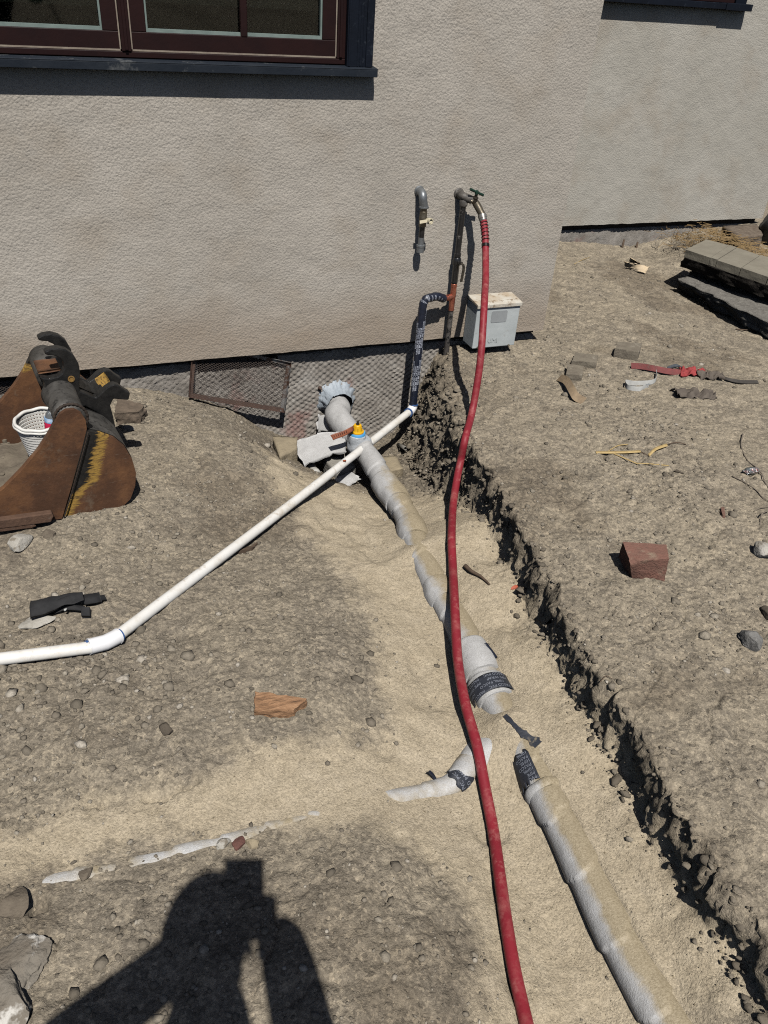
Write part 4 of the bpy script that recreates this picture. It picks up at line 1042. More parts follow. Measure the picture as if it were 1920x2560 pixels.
# ------------------------------------------------------------------ wrapped sewer pipe
def foam_material(name, dusty):
    mt, n, l, p = nodes_of(name); co = coords(n)
    c = ramp(n, l, tex_noise(n, l, co, 30, 5, .6), [(.3, (.34, .335, .325)), (.7, (.43, .425, .415))])
    c = mixc(n, l, ramp(n, l, tex_noise(n, l, co, 350, 2, .5), [(.4, .0), (.62, .55)]), c, (.54, .54, .54))
    if dusty:
        at = n.new('ShaderNodeAttribute'); at.attribute_name = 'dust'
        f = mathn(n, l, 'ADD', at.outputs['Fac'], mathn(n, l, 'MULTIPLY', mathn(n, l, 'SUBTRACT', tex_noise(n, l, co, 16, 6, .7), .5), 1.1))
        sand = ramp(n, l, tex_noise(n, l, co, 200, 4, .7), [(.3, (.22, .175, .105)), (.6, (.36, .30, .20))])
        c = mixc(n, l, ramp(n, l, f, [(.34, 0), (.74, .95)]), c, sand)
    l.new(c, p.inputs['Base Color']); p.inputs['Roughness'].default_value = .5; p.inputs['Specular IOR Level'].default_value = .35
    p.inputs['Subsurface Weight'].default_value = 0.0
    b1 = bump(n, l, tex_noise(n, l, co, 30, 3, .5), 1, .0022)
    l.new(bump(n, l, tex_noise(n, l, co, 380, 2, .5), 1, .0012, b1), p.inputs['Normal']); return mt
M_FOAM = foam_material('white_foam_wrap', False)
M_FOAMD = foam_material('sandy_foam_wrap', True)
RS = .0465
SP = resample(SEWER[::1], 560)
sewer = thing('sewer_pipe', (SP[130][0], SP[130][1], -.30), 'thick sewer pipe wrapped in white foam running down the sandy trench', 'pipe')
def wrap_rf(pitch, step, seed):
    def rf(s, t):
        ph = (s/pitch - .22*np.cos(t - .8) + .06*noise2(s*9, t*1.2, seed)) % 1.0
        return step*ph - step*.5 + .0008*noise2(s*9, t*1.3, seed+1)
    return rf
def dusty_tube(P, r, seg, rf, dustf, name, mt, parent):
    mb = MB(); tube(mb, P, r, seg, rf=rf)
    P_, T_, N_, B_ = frames(P); v = mb.v[0]
    ctr = np.repeat(P_, seg, 0); nn = (v - ctr); nn /= np.linalg.norm(nn, axis=1)[:, None]
    mb.a = [dustf(v, nn)]
    return mb.build(name, mt, parent, attr='dust', autosmooth=60)
def dustf(v, nn):
    y = v[:, 1]
    side = nn[:, 0]*.55 + nn[:, 2]*.55
    exposed = np.interp(y, [.4, .95, 1.05, 1.25, 1.35, 1.5, 1.62, 1.75, 1.95, 2.05, 2.35, 2.55, 2.7], [1.1, 1.05, 1.0, .8, .4, .6, .95, .9, 1.1, 1.0, .8, .3, -.3])
    return exposed*np.clip(.38 + 1.15*side, .05, 1.2)
main_w = dusty_tube(SP, RS, 40, wrap_rf(.15, .0055, 3), dustf, 'foam_wrap', M_FOAMD, sewer)
ds = np.r_[0, np.cumsum(np.linalg.norm(np.diff(SP, axis=0), axis=1))]
def sub(y0, y1, n=20):
    m_ = (SP[:, 1] <= max(y0, y1)) & (SP[:, 1] >= min(y0, y1)); return resample(SP[m_], n)
# looser, fatter wraps (photo: overlapping rolls)
for (y0, y1, dr, sd) in ((3.16, 2.83, .004, 1), (2.48, 2.30, .005, 2), (2.16, 2.05, .005, 3), (1.50, 1.37, .009, 4), (1.36, 1.27, .006, 7), (1.80, 1.70, .004, 5), (.99, .96, .003, 6)):
    P_ = sub(y0, y1, 24); prof = RS + dr + .004*np.sin(np.linspace(0, 3.14, 24))
    mbx = MB(); tube(mbx, P_, prof, 40, rf=lambda s, t, sd=sd: .0026*noise2(s*14 + sd*5, t*1.5, sd+20) + .0008*noise2(s*45, t*3, sd+30) - .004*(s < .004))
    v = mbx.v[0]; ctr = np.repeat(frames(P_)[0], 40, 0); nn = v-ctr; nn /= np.linalg.norm(nn, axis=1)[:, None]
    mbx.a = [dustf(v, nn)*(.35 if 1.2 < y0 < 1.6 else .9)]; mbx.build('foam_roll', M_FOAMD, sewer, attr='dust', autosmooth=60)
M_TAPEDUST = mat('dusty_wrap_tape', (.018, .021, .030), .6, (.03, .034, .045), 30, bmp=.002, bscale=60, c3=(.24, .20, .135), scale3=26, lo3=.60, hi3=.72)
M_PRINT2 = mat('worn_tape_print', (.27, .29, .34), .7, (.16, .17, .20), 60)
def tape_band(P, r, th0, th1, rows, txt, size, parent, taper=0, jag=.0, name='tape_band'):
    P_, T_, N_, B_ = frames(P); n = len(P); seg = 26
    th = np.linspace(th0, th1, seg); V = []; 
    for i in range(n):
        for j, t in enumerate(th):
            k = jag*noise2(np.array([i*.9]), np.array([j*.7]), 5)[0]
            V.append(P_[i] + T_[i]*k + (r + .0012)*(N_[i]*math.cos(t) + B_[i]*math.sin(t)))
    V = np.array(V); F = [(i*seg+j, i*seg+j+1, (i+1)*seg+j+1, (i+1)*seg+j) for i in range(n-1) for j in range(seg-1)]
    m_ = MB(); m_.add(V, F); o = m_.build(name, M_TAPEDUST, parent)
    sm = o.modifiers.new('solid', 'SOLIDIFY'); sm.thickness = .0012; sm.offset = 0
    m2 = MB(); L = np.linalg.norm(np.diff(P, axis=0), axis=1).sum()
    for k in range(rows):
        s0 = (k+.22)*L/rows
        t = th0 + .12
        while t < th1 - .75:
            tube_text(m2, P, r+.0022, s0, t, txt[k % len(txt)], size, ring=True, lift=.0004); t += size*.62*len(txt[k % len(txt)])/r + .12
    if m2.n: m2.build('print', M_PRINT2, o, smooth=False)
    return o
# which angle of the frame faces the sky / the camera
P_, T_, N_, B_ = frames(SP)
Pb = sub(1.335, 1.275, 8)
tape_band(Pb, RS + .0145, -2.0, 2.0, 4, ['PASCO PVC', 'PIPE WRAP', '10MIL PASCO', 'PASCO PVC'], .0125, sewer)
Pb2 = sub(1.075, .985, 12)
tape_band(Pb2, RS + .005, .35, 1.75, 7, ['10MIL', 'PASCO', '10MIL', 'PASCO', '10MIL', 'PIPE', 'PVC'], .0125, sewer, jag=.008)
for pp_, w0_, txt_ in ((((1262, 1788, .003), (1282, 1808, .004), (1303, 1830, .004), (1326, 1846, .004), (1346, 1862, .004)), (.012, .010, .016, .020, .030), 'PASCO PVC'), (((1332, 1893, .003), (1348, 1912, .004), (1366, 1938, .003), (1372, 1960, .002)), (.010, .014, .011, .005), 'PIPE')):
    Pp = resample([onground(*q_) for q_ in pp_], 22); wv = np.interp(np.linspace(0, 1, 22), np.linspace(0, 1, len(w0_)), w0_)*(1 + .35*noise2(np.arange(22)*.7, np.zeros(22), 9))
    Tn = np.gradient(Pp, axis=0); Tn /= np.linalg.norm(Tn, axis=1)[:, None]; Wd = np.stack([-Tn[:, 1], Tn[:, 0], .35*np.ones(22)], 1)*wv[:, None]
    mb = MB(); ribbon(mb, Pp, Wd, .0012); to_ = mb.build('torn_tape', M_TAPEDUST, sewer, autosmooth=40)
# torn edge on the roll
mb = MB(); tp = sub(1.455, 1.40, 8); Pq, Tq, Nq, Bq = frames(tp)
ribbon(mb, np.array([Pq[i] + (RS+.0155)*(Nq[i]*math.cos(-.45-.05*i) + Bq[i]*math.sin(-.45-.05*i)) for i in range(8)]), np.array([.010, 0, .004]), .002)
mb.build('torn_gap', M_TAPE, sewer)
# side branch: wye with wrapped shoulder, then a half buried wrapped line
b0 = SP[np.argmin(np.abs(SP[:, 1]-1.17))]
BR = np.array([b0 + np.array([.0, .0, -.03])] + [onground(px, py, lf) for px, py, lf in ((1185, 1905, -.022), (1140, 1955, -.008), (1085, 1980, -.018), (985, 2003, -.0250), (880, 2030, -.034), (760, 2062, -.0275), (660, 2088, -.0270), (560, 2118, -.0265), (460, 2143, -.0262), (330, 2178, -.0275), (230, 2198, -.0268), (120, 2218, -.0275), (40, 2238, -.036))])
BRs = resample(BR, 150)
br_r = np.interp(np.arange(150), [0, 10, 22, 30, 149], [.044, .043, .036, .029, .028])
mb = MB(); tube(mb, BRs, br_r, 28, rf=wrap_rf(.10, .004, 9)); v = mb.v[0]
mb.a = [np.clip(.62*sstep(-.01, .03, gz_fast(v[:, 0], v[:, 1])[0] - v[:, 2] + .022), 0, 1)*.5 + .36 + .25*noise2(v[:, 0]*9, v[:, 1]*9, 4)]
mb.build('branch_wrap', M_FOAMD, sewer, attr='dust', autosmooth=60)
mb = MB(); Pm = BRs[4:22]; tube(mb, Pm, np.interp(np.arange(18), [0, 8, 14, 17], [.042, .048, .040, .033]), 34, rf=lambda s, t: .004*noise2(s*24, t*1.8, 77)); mb.a = [np.full(mb.n, .02)]
mb.build('foam_roll', M_FOAMD, sewer, attr='dust', autosmooth=60)
tape_band(BRs[21:29], .0318, -2.2, 2.2, 4, ['PASCO', '10MIL', 'PASCO', 'PVC'], .0125, sewer, jag=.012)
mb = MB(); tq = onground(1080, 1935, .02); ribbon(mb, resample([onground(1088, 1948, .004), tq, onground(1072, 1928, .028)], 8), np.array([.008, .004, 0]), .0015); mb.build('loose_tape_end', M_TAPE, sewer)
# ruffled collar at the foundation
mb = MB(); ax = nrm(SP[12]-SP[4]); cw = np.array([SP[17][0]-.004, FY-.004, SP[17][2]+.008])
prof = []
N1 = nrm(np.cross((0, 0, 1), ax)); B1 = np.cross(ax, N1); nseg = 72; rings = [(.030, .094), (.010, .098), (.002, .084), (-.020, .071), (-.045, .064), (-.062, .060)]
V = []
for yo, rr in rings:
    for k in range(nseg):
        t = 2*math.pi*k/nseg
        wob = (.010*noise2(np.array([k*.55]), np.array([yo*40]), 3)[0] + .006*noise2(np.array([k*1.9]), np.array([yo*90]), 4)[0])*min(1, (rr-.052)/.03)
        V.append(cw + np.array([(rr+wob)*math.cos(t), yo - (0 if yo > 0 else .006*noise2(np.array([k*.8]), np.array([rr*60]), 5)[0]), (rr+wob)*math.sin(t)]) + (ax*0))
F = [(i*nseg+k, i*nseg+(k+1) % nseg, (i+1)*nseg+(k+1) % nseg, (i+1)*nseg+k) for i in range(len(rings)-1) for k in range(nseg)]
mb.add(V, F); mb.build('sealing_collar', mat('pale_blue_sealing_tape', (.36, .40, .44), .5, (.27, .31, .35), 30, bmp=.004, bscale=55, c3=(.5, .53, .56), scale3=50, lo3=.6, hi3=.75), sewer)
# cleanout with plug
cl = ony(893, 1092, 2.79); ci = SP[np.argmin(np.abs(SP[:, 1]-2.80))]
ztop = -.176; cpl = onz(893, 1085, ztop); cx, cy = cpl[0], cpl[1]; ci = SP[np.argmin(np.abs(SP[:, 1]-cy))]
mb = MB(); tube(mb, resample([ci, ci*.5 + np.array([cx, cy, ztop-.03])*.5, (cx, cy, ztop-.020), (cx, cy, ztop)], 16), np.interp(np.arange(16), [0, 6, 10, 15], [.056, .052, .041, .0365]), 30, rf=lambda s, t: .003*noise2(s*40, t*3, 6)); mb.build('cleanout_neck', mat('clear_film_wrap', (.42, .44, .46), .35, (.33, .35, .37), 26, bmp=.004, bscale=50), sewer)
mb = MB(); lathe(mb, (cx, cy, ztop-.004), (0, 0, 1), [(.0345, 0), (.0345, .011), (.032, .014), (.028, .014)], 30); mb.build('blue_ring', mat('bright_blue_ring', (.10, .36, .66), .45, (.07, .28, .55), 40), sewer, autosmooth=40)
mb = MB(); lathe(mb, (cx, cy, ztop-.0085), (0, 0, 1), [(.0350, 0), (.0362, .002), (.0350, .0045)], 30); mb.build('navy_edge', M_BLUEGLUE, sewer)
mb = MB(); lathe(mb, (cx, cy, ztop+.0102), (0, 0, 1), [(.0278, 0), (.0278, .005), (.0215, .007), (.0185, .012), (.017, .030), (.0150, .034), (.0140, .0345)], 28)
for k in range(6):
    t = k*math.pi/3 + .3; box(mb, (cx + .0175*math.cos(t), cy + .0175*math.sin(t), ztop+.024), (.006, .004, .024), rotz(t))
mb.build('yellow_plug', mat('yellow_plastic', (.72, .40, .012), .38, (.60, .32, .010), 40), sewer, autosmooth=40)
mb = MB(); cyl(mb, (cx, cy, ztop+.044), (cx+.001, cy, ztop+.060), .0042, seg=8); lathe(mb, (cx, cy, ztop+.0445), (0, 0, 1), [(.008, 0), (.008, .005), (.005, .0055)], 6); mb.build('bolt', mat('dark_brass', (.06, .05, .04), .5), sewer, autosmooth=30)
tg = [ony(826, 1089, cy-.01), ony(883, 1066, cy-.005), ony(886, 1077, cy-.03), ony(833, 1101, cy-.035)]
mb = MB(); sheet(mb, tg, 10, 6, th=.0015, seed=3); tago = mb.build('warning_tag', mat('copper_brown_tag', (.22, .072, .035), .55, (.16, .05, .026), 40), sewer)
mb = MB(); ringp = [np.array([cx, cy, ztop+.022]) + np.array([-.025 + .024*math.cos(t), -.006 + .012*math.sin(t), .006*math.sin(t)]) for t in np.linspace(0, 6.28, 24)]
tube(mb, np.array(ringp), .0011, 6); mb.build('tag_loop', mat('yellow_plastic', (.72, .40, .012), .38), sewer)
mb = MB()
a, b, c, d = [np.array(q) for q in tg]
for k in range(7):
    u = .12 + .09*k; p0 = a*(1-u) + b*u; p1 = d*(1-u) + c*u
    q0 = p0*.82 + p1*.18 + np.array([0, -.001, .0022]); q1 = p0*.25 + p1*.75 + np.array([0, -.001, .0022]); ribbon(mb, np.array([q0, q1]), (b-a)*.022, .0004)
mb.build('tag_lines', mat('tag_print', (.06, .02, .012), .7), tago, smooth=False)

# loose foam sheets round the cleanout
def fs(quadpx, label, zf=None, seed=0, nu=16, nv=16):
    m_ = MB(); sheet(m_, [onz(px, py, z) for px, py, z in quadpx], nu, nv, zf, .003, .010, seed); o = m_.build('foam_sheet', M_FOAM)
    return tag(o, label, 'foam sheet', 'loose foam sheets by the cleanout')
fs([(724, 1108, -.27), (862, 1086, -.245), (868, 1134, -.26), (760, 1166, -.30)], 'white foam sheet with a rust spot spread left of the cleanout', lambda u, v: .022*np.sin(u*2.6)*(1-.3*v), 1)
fs([(794, 1036, -.30), (826, 1042, -.285), (862, 1080, -.27), (792, 1080, -.335)], 'small foam sheet hanging below the blue collar', lambda u, v: .012*np.sin(u*3)*v, 2)
fs([(806, 1214, -.335), (868, 1180, -.32), (905, 1196, -.325), (832, 1238, -.325)], 'foam sheet lying on the sand under the white pipe', lambda u, v: .012*np.sin(v*3), 3)
mb = MB(); sp_ = onz(783, 1145, -.292); rock(mb, sp_ + np.array([0, 0, .003]), (.011, .008, .002), 3, 2); tag(mb.build('rust_leaf', mat('orange_leaf', (.33, .085, .03), .7)), 'tiny orange leaf stuck on the foam sheet left of the cleanout', 'leaf')
# hollow block, paver and slab pieces in the pit
M_CONC = mat('grey_concrete', (.30, .285, .25), .95, (.22, .205, .18), 30, bmp=.004, bscale=120, c3=(.42, .40, .36), scale3=90, lo3=.6, hi3=.72, spec=.2)
M_TANSTONE = mat('tan_concrete', (.30, .25, .17), .95, (.24, .20, .14), 25, bmp=.004, bscale=110, c3=(.16, .13, .09), scale3=60, lo3=.62, hi3=.72, spec=.2)
def tops(pxs, zt, zb_, dx=(0, 0)):
    t = [onz(px, py, zt) for px, py in pxs]; b = [p.copy() for p in t]
    for p in b: p[2] = zb_; p[0] += dx[0]; p[1] += dx[1]
    return np.array(b + t)
mb = MB(); hexa(mb, tops([(842, 1181), (890, 1166), (868, 1132), (806, 1140)], -.30, -.42), 7, .003, 50, 3); tag(mb.build('concrete_block', M_CONC), 'grey concrete block under the foam sheets in the pit', 'block')
mb = MB(); hexa(mb, tops([(942, 1187), (1008, 1170), (990, 1139), (936, 1142)], -.325, -.375), 7, .002, 60, 4); tag(mb.build('paver_block', M_TANSTONE), 'tan paver block lying right of the wrapped pipe in the pit', 'block')
mb = MB(); hexa(mb, tops([(700, 1140), (744, 1118), (742, 1094), (682, 1090)], -.235, -.34), 7, .006, 30, 5); tag(mb.build('tan_slab', M_TANSTONE), 'tan stone slab in the left bank of the pit', 'stone')
g0, g1 = onz(768, 1150, -.33), onz(798, 1196, -.345)
mb = MB(); tube(mb, np.array([g0, g0*.3+g1*.7]), .017, 16); ct = mb.build('conduit_stub', mat('grey_conduit', (.30, .29, .26), .6, (.22, .21, .19), 40)); tag(ct, 'short grey conduit stub poking from the left bank', 'pipe')
mb = MB(); lathe(mb, g0*.36+g1*.64, g1-g0, [(.019, 0), (.020, .002), (.020, .022), (.016, .023)], 16); mb.build('conduit_collar', mat('pale_conduit', (.42, .41, .38), .6), ct); 
s0_, s1_ = onground(996, 1112, .010), onground(1014, 1121, .010)
mb = MB(); tube(mb, np.array([s0_, s1_]), .009, 14, False); o = mb.build('metal_sleeve', mat('grey_sleeve', (.20, .19, .17), .6)); sm = o.modifiers.new('solid', 'SOLIDIFY'); sm.thickness = .002
tag(o, 'small grey metal sleeve on the dirt right of the cleanout', 'pipe')

# ------------------------------------------------------------------ excavator bucket
def bucket_material():
    mt, n, l, p = nodes_of('bucket_paint'); co = coords(n)
    at = n.new('ShaderNodeAttribute'); at.attribute_name = 'paint'
    rust = ramp(n, l, tex_noise(n, l, co, 11, 6, .65), [(.3, (.060, .030, .017)), (.55, (.098, .047, .025)), (.75, (.135, .068, .036))])
    rust = mixc(n, l, ramp(n, l, tex_noise(n, l, co, 120, 4, .75), [(.62, 0), (.72, .6)]), rust, (.19, .14, .10))
    rust = mixc(n, l, ramp(n, l, tex_noise(n, l, co, 5.5, 6, .7), [(.48, 0), (.66, .8)]), rust, (.165, .078, .034))
    rust = mixc(n, l, ramp(n, l, tex_noise(n, l, co, 24, 6, .75), [(.56, 0), (.70, .7)]), rust, (.045, .026, .018))
    msc = n.new('ShaderNodeMapping'); msc.inputs['Scale'].default_value = (12, 12, 150); msc.inputs['Rotation'].default_value = (.1, .5, 0); l.new(co, msc.inputs['Vector'])
    rust = mixc(n, l, ramp(n, l, tex_noise(n, l, msc.outputs[0], 1.0, 3, .6), [(.68, 0), (.74, .5)]), rust, (.20, .165, .135))
    rust = mixc(n, l, ramp(n, l, tex_noise(n, l, co, 9, 5, .7), [(.60, 0), (.72, .45)]), rust, (.20, .165, .12))
    blk = ramp(n, l, tex_noise(n, l, co, 35, 5, .7), [(.35, (.0075, .0075, .008)), (.75, (.026, .025, .0235))])
    mp = n.new('ShaderNodeMapping'); mp.inputs['Scale'].default_value = (26, 26, 170); mp.inputs['Rotation'].default_value = (.05, .18, 0); l.new(co, mp.inputs['Vector'])
    yel = ramp(n, l, tex_noise(n, l, mp.outputs[0], 1.3, 5, .75), [(.38, (.07, .042, .022)), (.50, (.33, .20, .048))])
    f = mathn(n, l, 'ADD', at.outputs['Fac'], mathn(n, l, 'MULTIPLY', mathn(n, l, 'SUBTRACT', tex_noise(n, l, mp.outputs[0], 1.0, 5, .75), .5), .55))
    # 0 rust, .5 yellow remains, 1 black paint
    w1 = ramp(n, l, f, [(.36, 0), (.44, 1)]); w2 = ramp(n, l, f, [(.60, 0), (.66, 1)])
    c = mixc(n, l, w2, mixc(n, l, w1, rust, yel), blk)
    l.new(c, p.inputs['Base Color']); p.inputs['Specular IOR Level'].default_value = .3
    l.new(mathn(n, l, 'SUBTRACT', .72, mathn(n, l, 'MULTIPLY', w2, .28)), p.inputs['Roughness'])
    l.new(bump(n, l, tex_noise(n, l, co, 90, 4, .7), 1, .0012), p.inputs['Normal']); return mt
M_BUCKET = bucket_material()
M_BUCKETDIRT = mat('bucket_dirt', (.16, .135, .10), .95, (.11, .09, .068), 30, bmp=.004, bscale=90)
AX = nrm((-.14, .99, 0)); AU = nrm((.99, .14, 0))
P0 = onz(155, 1297, -.095)
bucket = thing('excavator_bucket', P0 + AX*.24, 'rusty excavator bucket with black hooks lying on the dirt by the wall', 'excavator bucket')
def prof(pxs, off): return [onplane(px, py, P0 + AX*off, AX) for px, py in pxs]
TH = .016
def plate(pxs, off, th, paint, name='side_plate', parent=bucket, sub_=False):
    P = np.array(prof(pxs, off)); n = len(P)
    m_ = MB(); prism(m_, P, AX*th)
    v = m_.v[0]; m_.a = [np.array([paint(p, (p - P0) @ AU, p[2]) for p in v])]
    return m_.build(name, M_BUCKET, parent, smooth=False, attr='paint', bevel=.003)
def plate_grid(pxs, off, th, paintf, name, parent=bucket, res=.010, both=False):
    """plate with an inner grid so that old paint can lie where it lies"""
    P = np.array(prof(pxs, off)); u = (P - P0) @ AU; w = P[:, 2]
    bm = bmesh.new(); vs = [bm.verts.new(p) for p in P]; fc = bm.faces.new(vs)
    u0, u1, w0, w1 = u.min(), u.max(), w.min(), w.max()
    for k in np.arange(u0+res, u1, res): bmesh.ops.bisect_plane(bm, geom=bm.verts[:]+bm.edges[:]+bm.faces[:], plane_co=tuple(P0 + AU*k), plane_no=tuple(AU))
    for k in np.arange(w0+res, w1, res): bmesh.ops.bisect_plane(bm, geom=bm.verts[:]+bm.edges[:]+bm.faces[:], plane_co=(0, 0, k), plane_no=(0, 0, 1))
    r_ = bmesh.ops.extrude_face_region(bm, geom=bm.faces[:])
    for g in r_['geom']:
        if isinstance(g, bmesh.types.BMVert): g.co += Vector(AX*th)
    bmesh.ops.recalc_face_normals(bm, faces=bm.faces[:]); bm.verts.index_update()
    v = np.array([q.co[:] for q in bm.verts]); f = [tuple(q.index for q in x.verts) for x in bm.faces]; bm.free()
    m_ = MB(); m_.add(v, f, np.array([paintf((q - P0) @ AU, q[2]) for q in v])); return m_.build(name, M_BUCKET, parent, smooth=False, attr='paint')
def uw(px, py, off=0.0):
    q = onplane(px, py, P0 + AX*off, AX); return (q - P0) @ AU, q[2]
NEAR_FRONT = [(-120, 1345), (-60, 1322), (155, 1297), (176, 1225), (205, 1120), (217, 1072), (214, 1050), (203, 1033), (185, 1024), (165, 1026), (150, 1036), (140, 1052), (122, 1087), (95, 1128), (55, 1176), (10, 1222), (-50, 1265), (-120, 1305)]
NEAR_BACK = [(157, 1297), (178, 1225), (207, 1120), (218, 1078), (250, 1083), (285, 1095), (312, 1117), (330, 1147), (340, 1182), (338, 1215), (326, 1248), (300, 1273), (262, 1286), (215, 1293)]
# paint: yellow diagonal band on the rear half
yl = [uw(px, py) for px, py in ((262, 1088), (248, 1130), (240, 1170), (232, 1205), (205, 1225), (185, 1255), (170, 1290))]
ylx = np.array([a for a, b in yl]); ylz = np.array([b for a, b in yl]); oz = np.argsort(ylz)
def rear_paint(u, w):
    d = (u - np.interp(w, ylz[oz], ylx[oz]))/.045
    return float(np.clip(.5 - d*.32, 0, 1))
plate_grid(NEAR_FRONT, -.012, .022, lambda u, w: 0.05, 'side_plate', res=.02)
plate_grid(NEAR_BACK, .0, .014, rear_paint, 'side_plate_rear', res=.012)
W_ = .48
def far_paint(u, w): return float(np.clip((w - .17)/.10, 0, 1))
def shift(pxs, off):  # near outline carried across the width of the bucket
    return [p + AX*off for p in prof(pxs, 0)]
def poly_plate(P, th, paintf, name, parent=bucket, res=.02):
    P = np.array(P); bm = bmesh.new(); bm.faces.new([bm.verts.new(p) for p in P]); u = (P-P0) @ AU; w = P[:, 2]
    for k in np.arange(u.min()+res, u.max(), res): bmesh.ops.bisect_plane(bm, geom=bm.verts[:]+bm.edges[:]+bm.faces[:], plane_co=tuple(P0 + AU*k), plane_no=tuple(AU))
    for k in np.arange(w.min()+res, w.max(), res): bmesh.ops.bisect_plane(bm, geom=bm.verts[:]+bm.edges[:]+bm.faces[:], plane_co=(0, 0, k), plane_no=(0, 0, 1))
    r_ = bmesh.ops.extrude_face_region(bm, geom=bm.faces[:])
    for g in r_['geom']:
        if isinstance(g, bmesh.types.BMVert): g.co += Vector(AX*th)
    bmesh.ops.recalc_face_normals(bm, faces=bm.faces[:]); bm.verts.index_update()
    v = np.array([q.co[:] for q in bm.verts]); f = [tuple(q.index for q in x.verts) for x in bm.faces]; bm.free()
    m_ = MB(); m_.add(v, f, np.array([paintf((q-P0) @ AU, q[2]) for q in v])); return m_.build(name, M_BUCKET, parent, smooth=False, attr='paint')
FULL = NEAR_FRONT[:3] + NEAR_BACK[:0:-1] + NEAR_FRONT[5:]
poly_plate(shift(FULL, W_), .014, far_paint, 'side_plate')
poly_plate(shift(NEAR_FRONT, W_+.0145), .008, far_paint, 'side_plate_rim')
# shell: curved back and floor
sh = prof([(217, 1050)] + NEAR_BACK[3:] + [(157, 1297), (60, 1306), (-60, 1322), (-120, 1345)], 0)
sh = resample(np.array(sh), 60, False); ctr = np.mean(sh, 0)
mb = MB(); nw = 16; V = []
T_s = np.gradient(sh, axis=0); Nn = np.cross(T_s, AX); Nn /= np.linalg.norm(Nn, axis=1)[:, None]
if np.mean(np.sum(Nn*(sh-ctr), 1)) < 0: Nn = -Nn
for lay in (0, -.012):
    for i in range(60):
        for j in range(nw+1): V.append(sh[i] + Nn[i]*lay + AX*(.0145 + (W_-.015)*j/nw))
o_ = 60*(nw+1); F = []
for i in range(59):
    for j in range(nw):
        q = (i*(nw+1)+j, i*(nw+1)+j+1, (i+1)*(nw+1)+j+1, (i+1)*(nw+1)+j); F.append(q); F.append(tuple(o_ + t for t in q[::-1]))
for i in range(59):
    for j in (0, nw): F.append((i*(nw+1)+j, (i+1)*(nw+1)+j, o_+(i+1)*(nw+1)+j, o_+i*(nw+1)+j))
V = np.array(V); mb.add(V, F, np.where(V[:, 2] > .05, 1.0, np.clip((V[:, 2]+.02)/.07, 0, 1))); mb.build('shell', M_BUCKET, bucket, attr='paint', autosmooth=50)
# dusty top strip of the shell
mb = MB(); n0 = 24
V = []
for i in range(2, n0):
    for j in range(9): V.append(sh[i] + Nn[i]*.0015 + AX*(.016 + .145*j/8))
F = [(i*9+j, i*9+j+1, (i+1)*9+j+1, (i+1)*9+j) for i in range(n0-3) for j in range(8)]
mb.add(V, F); mb.build('worn_shell_top', mat('worn_grey_steel', (.105, .100, .092), .6, (.05, .047, .043), 14, metal=.3, bmp=.002, bscale=50, c3=(.022, .021, .020), scale3=34, lo3=.52, hi3=.66), bucket)
# soil on the bucket floor
fl = [onplane(px, py, P0, AX) + AX*.02 for px, py in ((-120, 1340), (150, 1292))]
mb = MB(); a_, b_ = fl[0] + np.array([0, 0, .016]), fl[1] + np.array([0, 0, .03]); sheet(mb, [a_, b_, b_ + AX*(W_-.035), a_ + AX*(W_-.035)], 20, 30, lambda u, v: .012*noise2(u*6, v*9, 5) + .02*u*u, .006); mb.build('soil_fill', M_BUCKETDIRT, bucket)
# bolts along the lip
for k in range(4):
    p = onz((6, 10, 12, 4)[k], (1190, 1148, 1104, 1070)[k], -.045)
    mb = MB(); lathe(mb, p - np.array([0, 0, .02]), (0, 0, 1), [(.018, 0), (.018, .018), (.014, .019)], 6); lathe(mb, p, (0, 0, 1), [(.010, 0), (.010, .010), (.006, .013)], 10); mb.build('lip_bolt', M_BUCKETDIRT, bucket, autosmooth=40)
# wear strip and side cutter at the bottom
def bar(pxs, off, th, name):
    m_ = MB(); prism(m_, prof(pxs, off), AX*th); return m_.build(name, mat('rusty_steel_bar', (.115, .066, .042), .85, (.075, .042, .028), 30, bmp=.002, c3=(.19, .15, .12), scale3=40, lo3=.6, hi3=.75), bucket, smooth=False, bevel=.003)
bar([(-120, 1318), (130, 1283), (135, 1291), (131, 1298), (128, 1306), (-120, 1338)], -.036, .024, 'wear_strip')
bar([(-120, 1334), (85, 1310), (92, 1316), (80, 1321), (-120, 1345)], -.034, .02, 'cutting_edge')
# weld beads: along the lap of the two side plates and round the tube
wl0 = np.array(prof([(157, 1294), (178, 1225), (207, 1120), (217, 1080)], -.013)); wl0 = resample(wl0, 70)
M_WELD = mat('dirty_weld', (.030, .021, .016), .8, (.05, .038, .03), 60, metal=.3, bmp=.001)
mb = MB(); tube(mb, wl0 + AU*.004, .0022 + .0007*np.sin(np.arange(70)*2.1), 8); mb.build('weld_bead', M_WELD, bucket)
# cross tube
t0 = onplane(178, 1048, P0, AX)
mb = MB(); tube(mb, np.array([t0 + AX*.002, t0 + AX*.06, t0 + AX*.12, t0 + AX*.165, t0 + AX*.18]), [.047, .047, .0475, .050, .056], 28); mb.build('cross_tube', mat('worn_grey_steel', (.115, .112, .105), .6), bucket)
mb = MB(); a0_ = nrm(np.cross(AX, (0, 0, 1))); tube(mb, np.array([t0 + AX*.004 + .048*(a0_*math.cos(t) + np.array([0, 0, 1.])*math.sin(t)) for t in np.linspace(0, 2*math.pi, 80)]), .0045 + .001*np.sin(np.arange(80)*2.0), 7, False); mb.build('weld_bead', M_WELD, bucket)
mb = MB(); tube(mb, np.array([t0 + AX*.32, t0 + AX*W_]), .047, 24); mb.build('cross_tube', mat('worn_grey_steel', (.115, .112, .105), .6), bucket)
